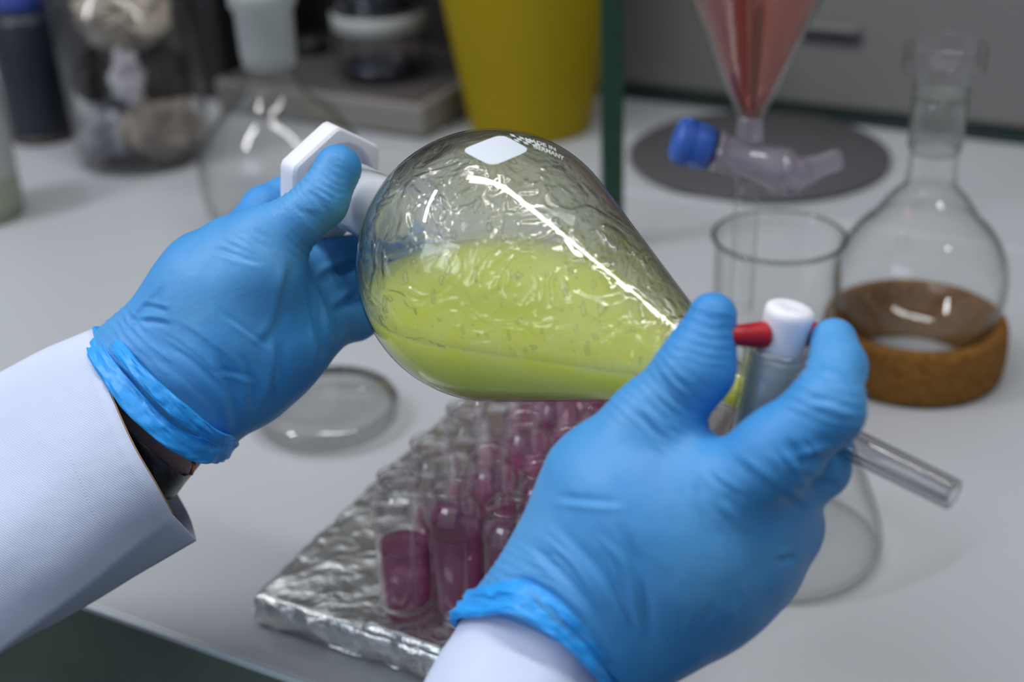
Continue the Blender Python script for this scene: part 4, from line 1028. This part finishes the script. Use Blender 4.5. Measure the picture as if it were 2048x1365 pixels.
creases = [
 ([(1372, 893), (1400, 930), (1440, 990), (1500, 1060)], .0008, 12), ([(1100, 998), (1170, 1005), (1260, 1012)], .0008, 9),
 ([(1030, 1075), (1120, 1150), (1190, 1240), (1240, 1340)], .0009, 12), ([(1090, 1040), (1180, 1130), (1250, 1230), (1290, 1330)], .0008, 12), ([(1010, 1130), (1090, 1200), (1150, 1280), (1190, 1350)], .0008, 11),
 ([(1220, 1030), (1262, 1120), (1285, 1220), (1292, 1310)], .0009, 13), ([(1640, 1035), (1590, 1000), (1530, 960), (1450, 900)], .0007, 11), ([(1702, 905), (1655, 905), (1590, 925)], .0012, 10),
 ([(1690, 965), (1640, 960), (1580, 935)], .0008, 9), ([(1560, 870), (1600, 930), (1640, 1000)], .0006, 10), ([(1590, 1105), (1570, 1115), (1550, 1118)], .0008, 8),
 ([(1640, 745), (1660, 735), (1700, 745)], .0006, 7), ([(1645, 768), (1670, 760), (1710, 770)], .0004, 6), ([(1600, 805), (1660, 805), (1715, 830)], .0006, 9), ([(1500, 1205), (1480, 1225), (1468, 1245)], .0004, 7)]
creases += fan([(1380, 905), (1440, 960), (1530, 1010)], [(1370, 935), (1400, 1040), (1460, 1100)], 6, .0005, 9, 21)
creases += fan([(1010, 1080), (1100, 1150), (1190, 1290)], [(1150, 1010), (1260, 1120), (1320, 1290)], 8, .0004, 9, 23)
creases += fan([(1240, 820), (1290, 880), (1340, 930)], [(1330, 720), (1390, 780), (1440, 810)], 12, .0004, 8, 27)
creases += fan([(1385, 600), (1400, 650), (1420, 700)], [(1440, 600), (1450, 650), (1462, 700)], 3, .0002, 7, 30)
creases += fan([(1500, 870), (1560, 930), (1600, 990)], [(1640, 860), (1670, 890), (1690, 930)], 7, .0004, 8, 33)
creases += fan([(950, 1180), (1050, 1180), (1180, 1290)], [(990, 1130), (1090, 1150), (1240, 1270)], 6, .0004, 8, 36)
creases += fan([(1340, 1200), (1350, 1260), (1330, 1310)], [(1480, 1150), (1500, 1200), (1470, 1250)], 5, .00025, 8, 39)
V = glove_detail(V, Q, zones, creases, 9.0)
gr = obj('glove', (V, Q), M['glove'], person); gr['label'] = 'blue nitrile glove on the right hand, thumb and index finger on the plug'
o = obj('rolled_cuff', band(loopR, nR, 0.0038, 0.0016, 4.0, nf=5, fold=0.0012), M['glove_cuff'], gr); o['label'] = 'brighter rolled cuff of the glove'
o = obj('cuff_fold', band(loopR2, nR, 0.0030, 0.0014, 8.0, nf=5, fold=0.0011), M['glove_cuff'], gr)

# ---- forearm skin: one mesh
skL = [cone((340, 790, .594, 84), (60, 1060, .625, 96), .01), cone((385, 850, .594, 62), (160, 1085, .625, 90), .012), cone((300, 770, .594, 78), (0, 980, .625, 90), .012)]
V1, Q1 = sdf_mesh(skL, 0.0014); V1 = lap(V1, Q1, 2)
skR = [cone((1080, 1300, .480, 76), (1000, 1500, .462, 72), .01), cone((1125, 1320, .480, 76), (1070, 1500, .462, 72), .012)]
V2, Q2 = sdf_mesh(skR, 0.0016); V2 = lap(V2, Q2, 2)
obj('forearm', (V1, Q1), M['skin'], person); obj('forearm', (V2, Q2), M['skin'], person)
# ---- black watch strap
loopS = [at(185, 800, .586), at(222, 862, .572), at(280, 920, .567), at(332, 966, .574), at(356, 975, .590), at(356, 955, .610), at(310, 870, .625), at(250, 800, .628), at(212, 770, .610)]
o = obj('watch_strap', band(loopS, wa, 0.0072, 0.0012, 1.0, nf=3, fold=0.0002), M['leather'], person)
q = at(386, 934, .585)
o2 = obj('buckle', tube([q + camdir(-.001, -.0035, 0), q + camdir(.0006, 0, 0), q + camdir(0, .003, 0)], 0.0009, 8), M['brass'], o); o2['label'] = 'small copper coloured buckle'

# ---- left sleeve
def sleeve(open_pts, far_pts, sharp, n_len=26, sub=8, th=0.0009, name='sleeve', reach=1.0, seed=0):
    k = len(open_pts); 
    def ringpts(L):
        out = []
        for i in range(k):
            a, b, c, d = [np.asarray(L[(i + j) % k], float) for j in (-1, 0, 1, 2)]
            if i in sharp: a = b - (c - b) * 0.6
            if (i + 1) % k in sharp: d = c + (c - b) * 0.6
            for q in range(sub):
                t = q / sub; out.append(0.5 * ((2 * b) + (c - a) * t + (2 * a - 5 * b + 4 * c - d) * t * t + (3 * b - a - 3 * c + d) * t ** 3))
        return out
    A = ringpts(open_pts); B = ringpts(far_pts); m = len(A); V = []; Fc = []
    n_tot = int(n_len * reach)
    for j in range(n_tot + 1):
        t = j / n_len; t2 = t
        for i in range(m):
            p = A[i] * (1 - t2) + B[i] * t2
            w = noise.noise(Vector(p) * 14 + Vector((seed, 0, 0))) * 0.0035 * min(1, t * 4) + noise.noise(Vector(p) * 45) * 0.0008 * min(1, t * 6)
            cc = sum(A) / m * (1 - t2) + sum(B) / m * t2; d = (p - cc); d /= np.linalg.norm(d)
            V.append(p + d * w)
    for j in range(n_tot):
        for i in range(m): Fc.append((j * m + i, j * m + (i + 1) % m, (j + 1) * m + (i + 1) % m, (j + 1) * m + i))
    o = obj(name, (V, Fc), M['cloth'], person); so = o.modifiers.new('s', 'SOLIDIFY'); so.thickness = th; so.offset = -1
    return o, V, m
opL = [at(187, 664, .585), at(212, 762, .563), at(262, 880, .552), at(312, 968, .553), at(346, 1030, .566), at(391, 1079, .590), at(376, 1030, .612), at(345, 975, .630), at(270, 850, .640), at(200, 700, .620)]
faL = [at(-330, 905, .62), at(-310, 1080, .59), at(-290, 1260, .57), at(-280, 1400, .575), at(-262, 1492, .585), at(-230, 1425, .63), at(-250, 1360, .66), at(-280, 1300, .68), at(-300, 1100, .69), at(-320, 950, .66)]
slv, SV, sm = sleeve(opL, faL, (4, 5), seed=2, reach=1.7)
slv['label'] = 'white lab coat sleeve on the left arm, open at the cuff'
# stitching line: separate small threads following the sleeve
n_len = 26
def sleeve_at(ti, i):
    j = ti * n_len; j0 = int(j); f_ = j - j0; return np.array(SV[j0 * sm + i % sm]) * (1 - f_) + np.array(SV[(j0 + 1) * sm + i % sm]) * f_
V, Fc = [], []
cc = sum(np.array(p) for p in SV[:sm]) / sm
pts = []
for i in range(0, 33):
    ti = 0.185 if i > 4 else 0.19
    pts.append(sleeve_at(ti, i))
cen_ = sum(pts) / len(pts); dense = spl(pts, 8)
for i in range(2, len(dense) - 4, 4):
    a = dense[i]; b = dense[i + 3]; n_ = camdir(0, 0.2, 1); n_ = n_ / np.linalg.norm(n_)
    v_, f_ = tube([a + n_ * 0.0003, (a + b) / 2 + n_ * 0.0008, b + n_ * 0.0003], 0.0004, 5); V, Fc = join((V, Fc), (v_, f_))
obj('stitching', (V, Fc), M['thread'], slv)
# edge thread of the cuff, a fine warm line
ed_ = [np.array(SV[i]) + camdir(0.0004, 0, 0.0006) for i in range(3, 33)]
o = obj('edge_thread', tube(ed_, 0.00022, 6), principled('ochre_thread', (0.45, 0.27, 0.07), 0.8), slv); o['label'] = 'thin ochre thread along the cuff edge'
# ---- right sleeve
opR = [at(925, 1244, .486), at(975, 1215, .472), at(1040, 1215, .464), at(1135, 1262, .456), at(1205, 1330, .460), at(1240, 1400, .480), at(1200, 1410, .500), at(1060, 1300, .504), at(960, 1250, .500)]
faR = [at(800, 1500, .462), at(860, 1500, .440), at(940, 1520, .430), at(1050, 1560, .428), at(1150, 1600, .435), at(1230, 1620, .455), at(1180, 1630, .480), at(1000, 1580, .485), at(870, 1520, .478)]
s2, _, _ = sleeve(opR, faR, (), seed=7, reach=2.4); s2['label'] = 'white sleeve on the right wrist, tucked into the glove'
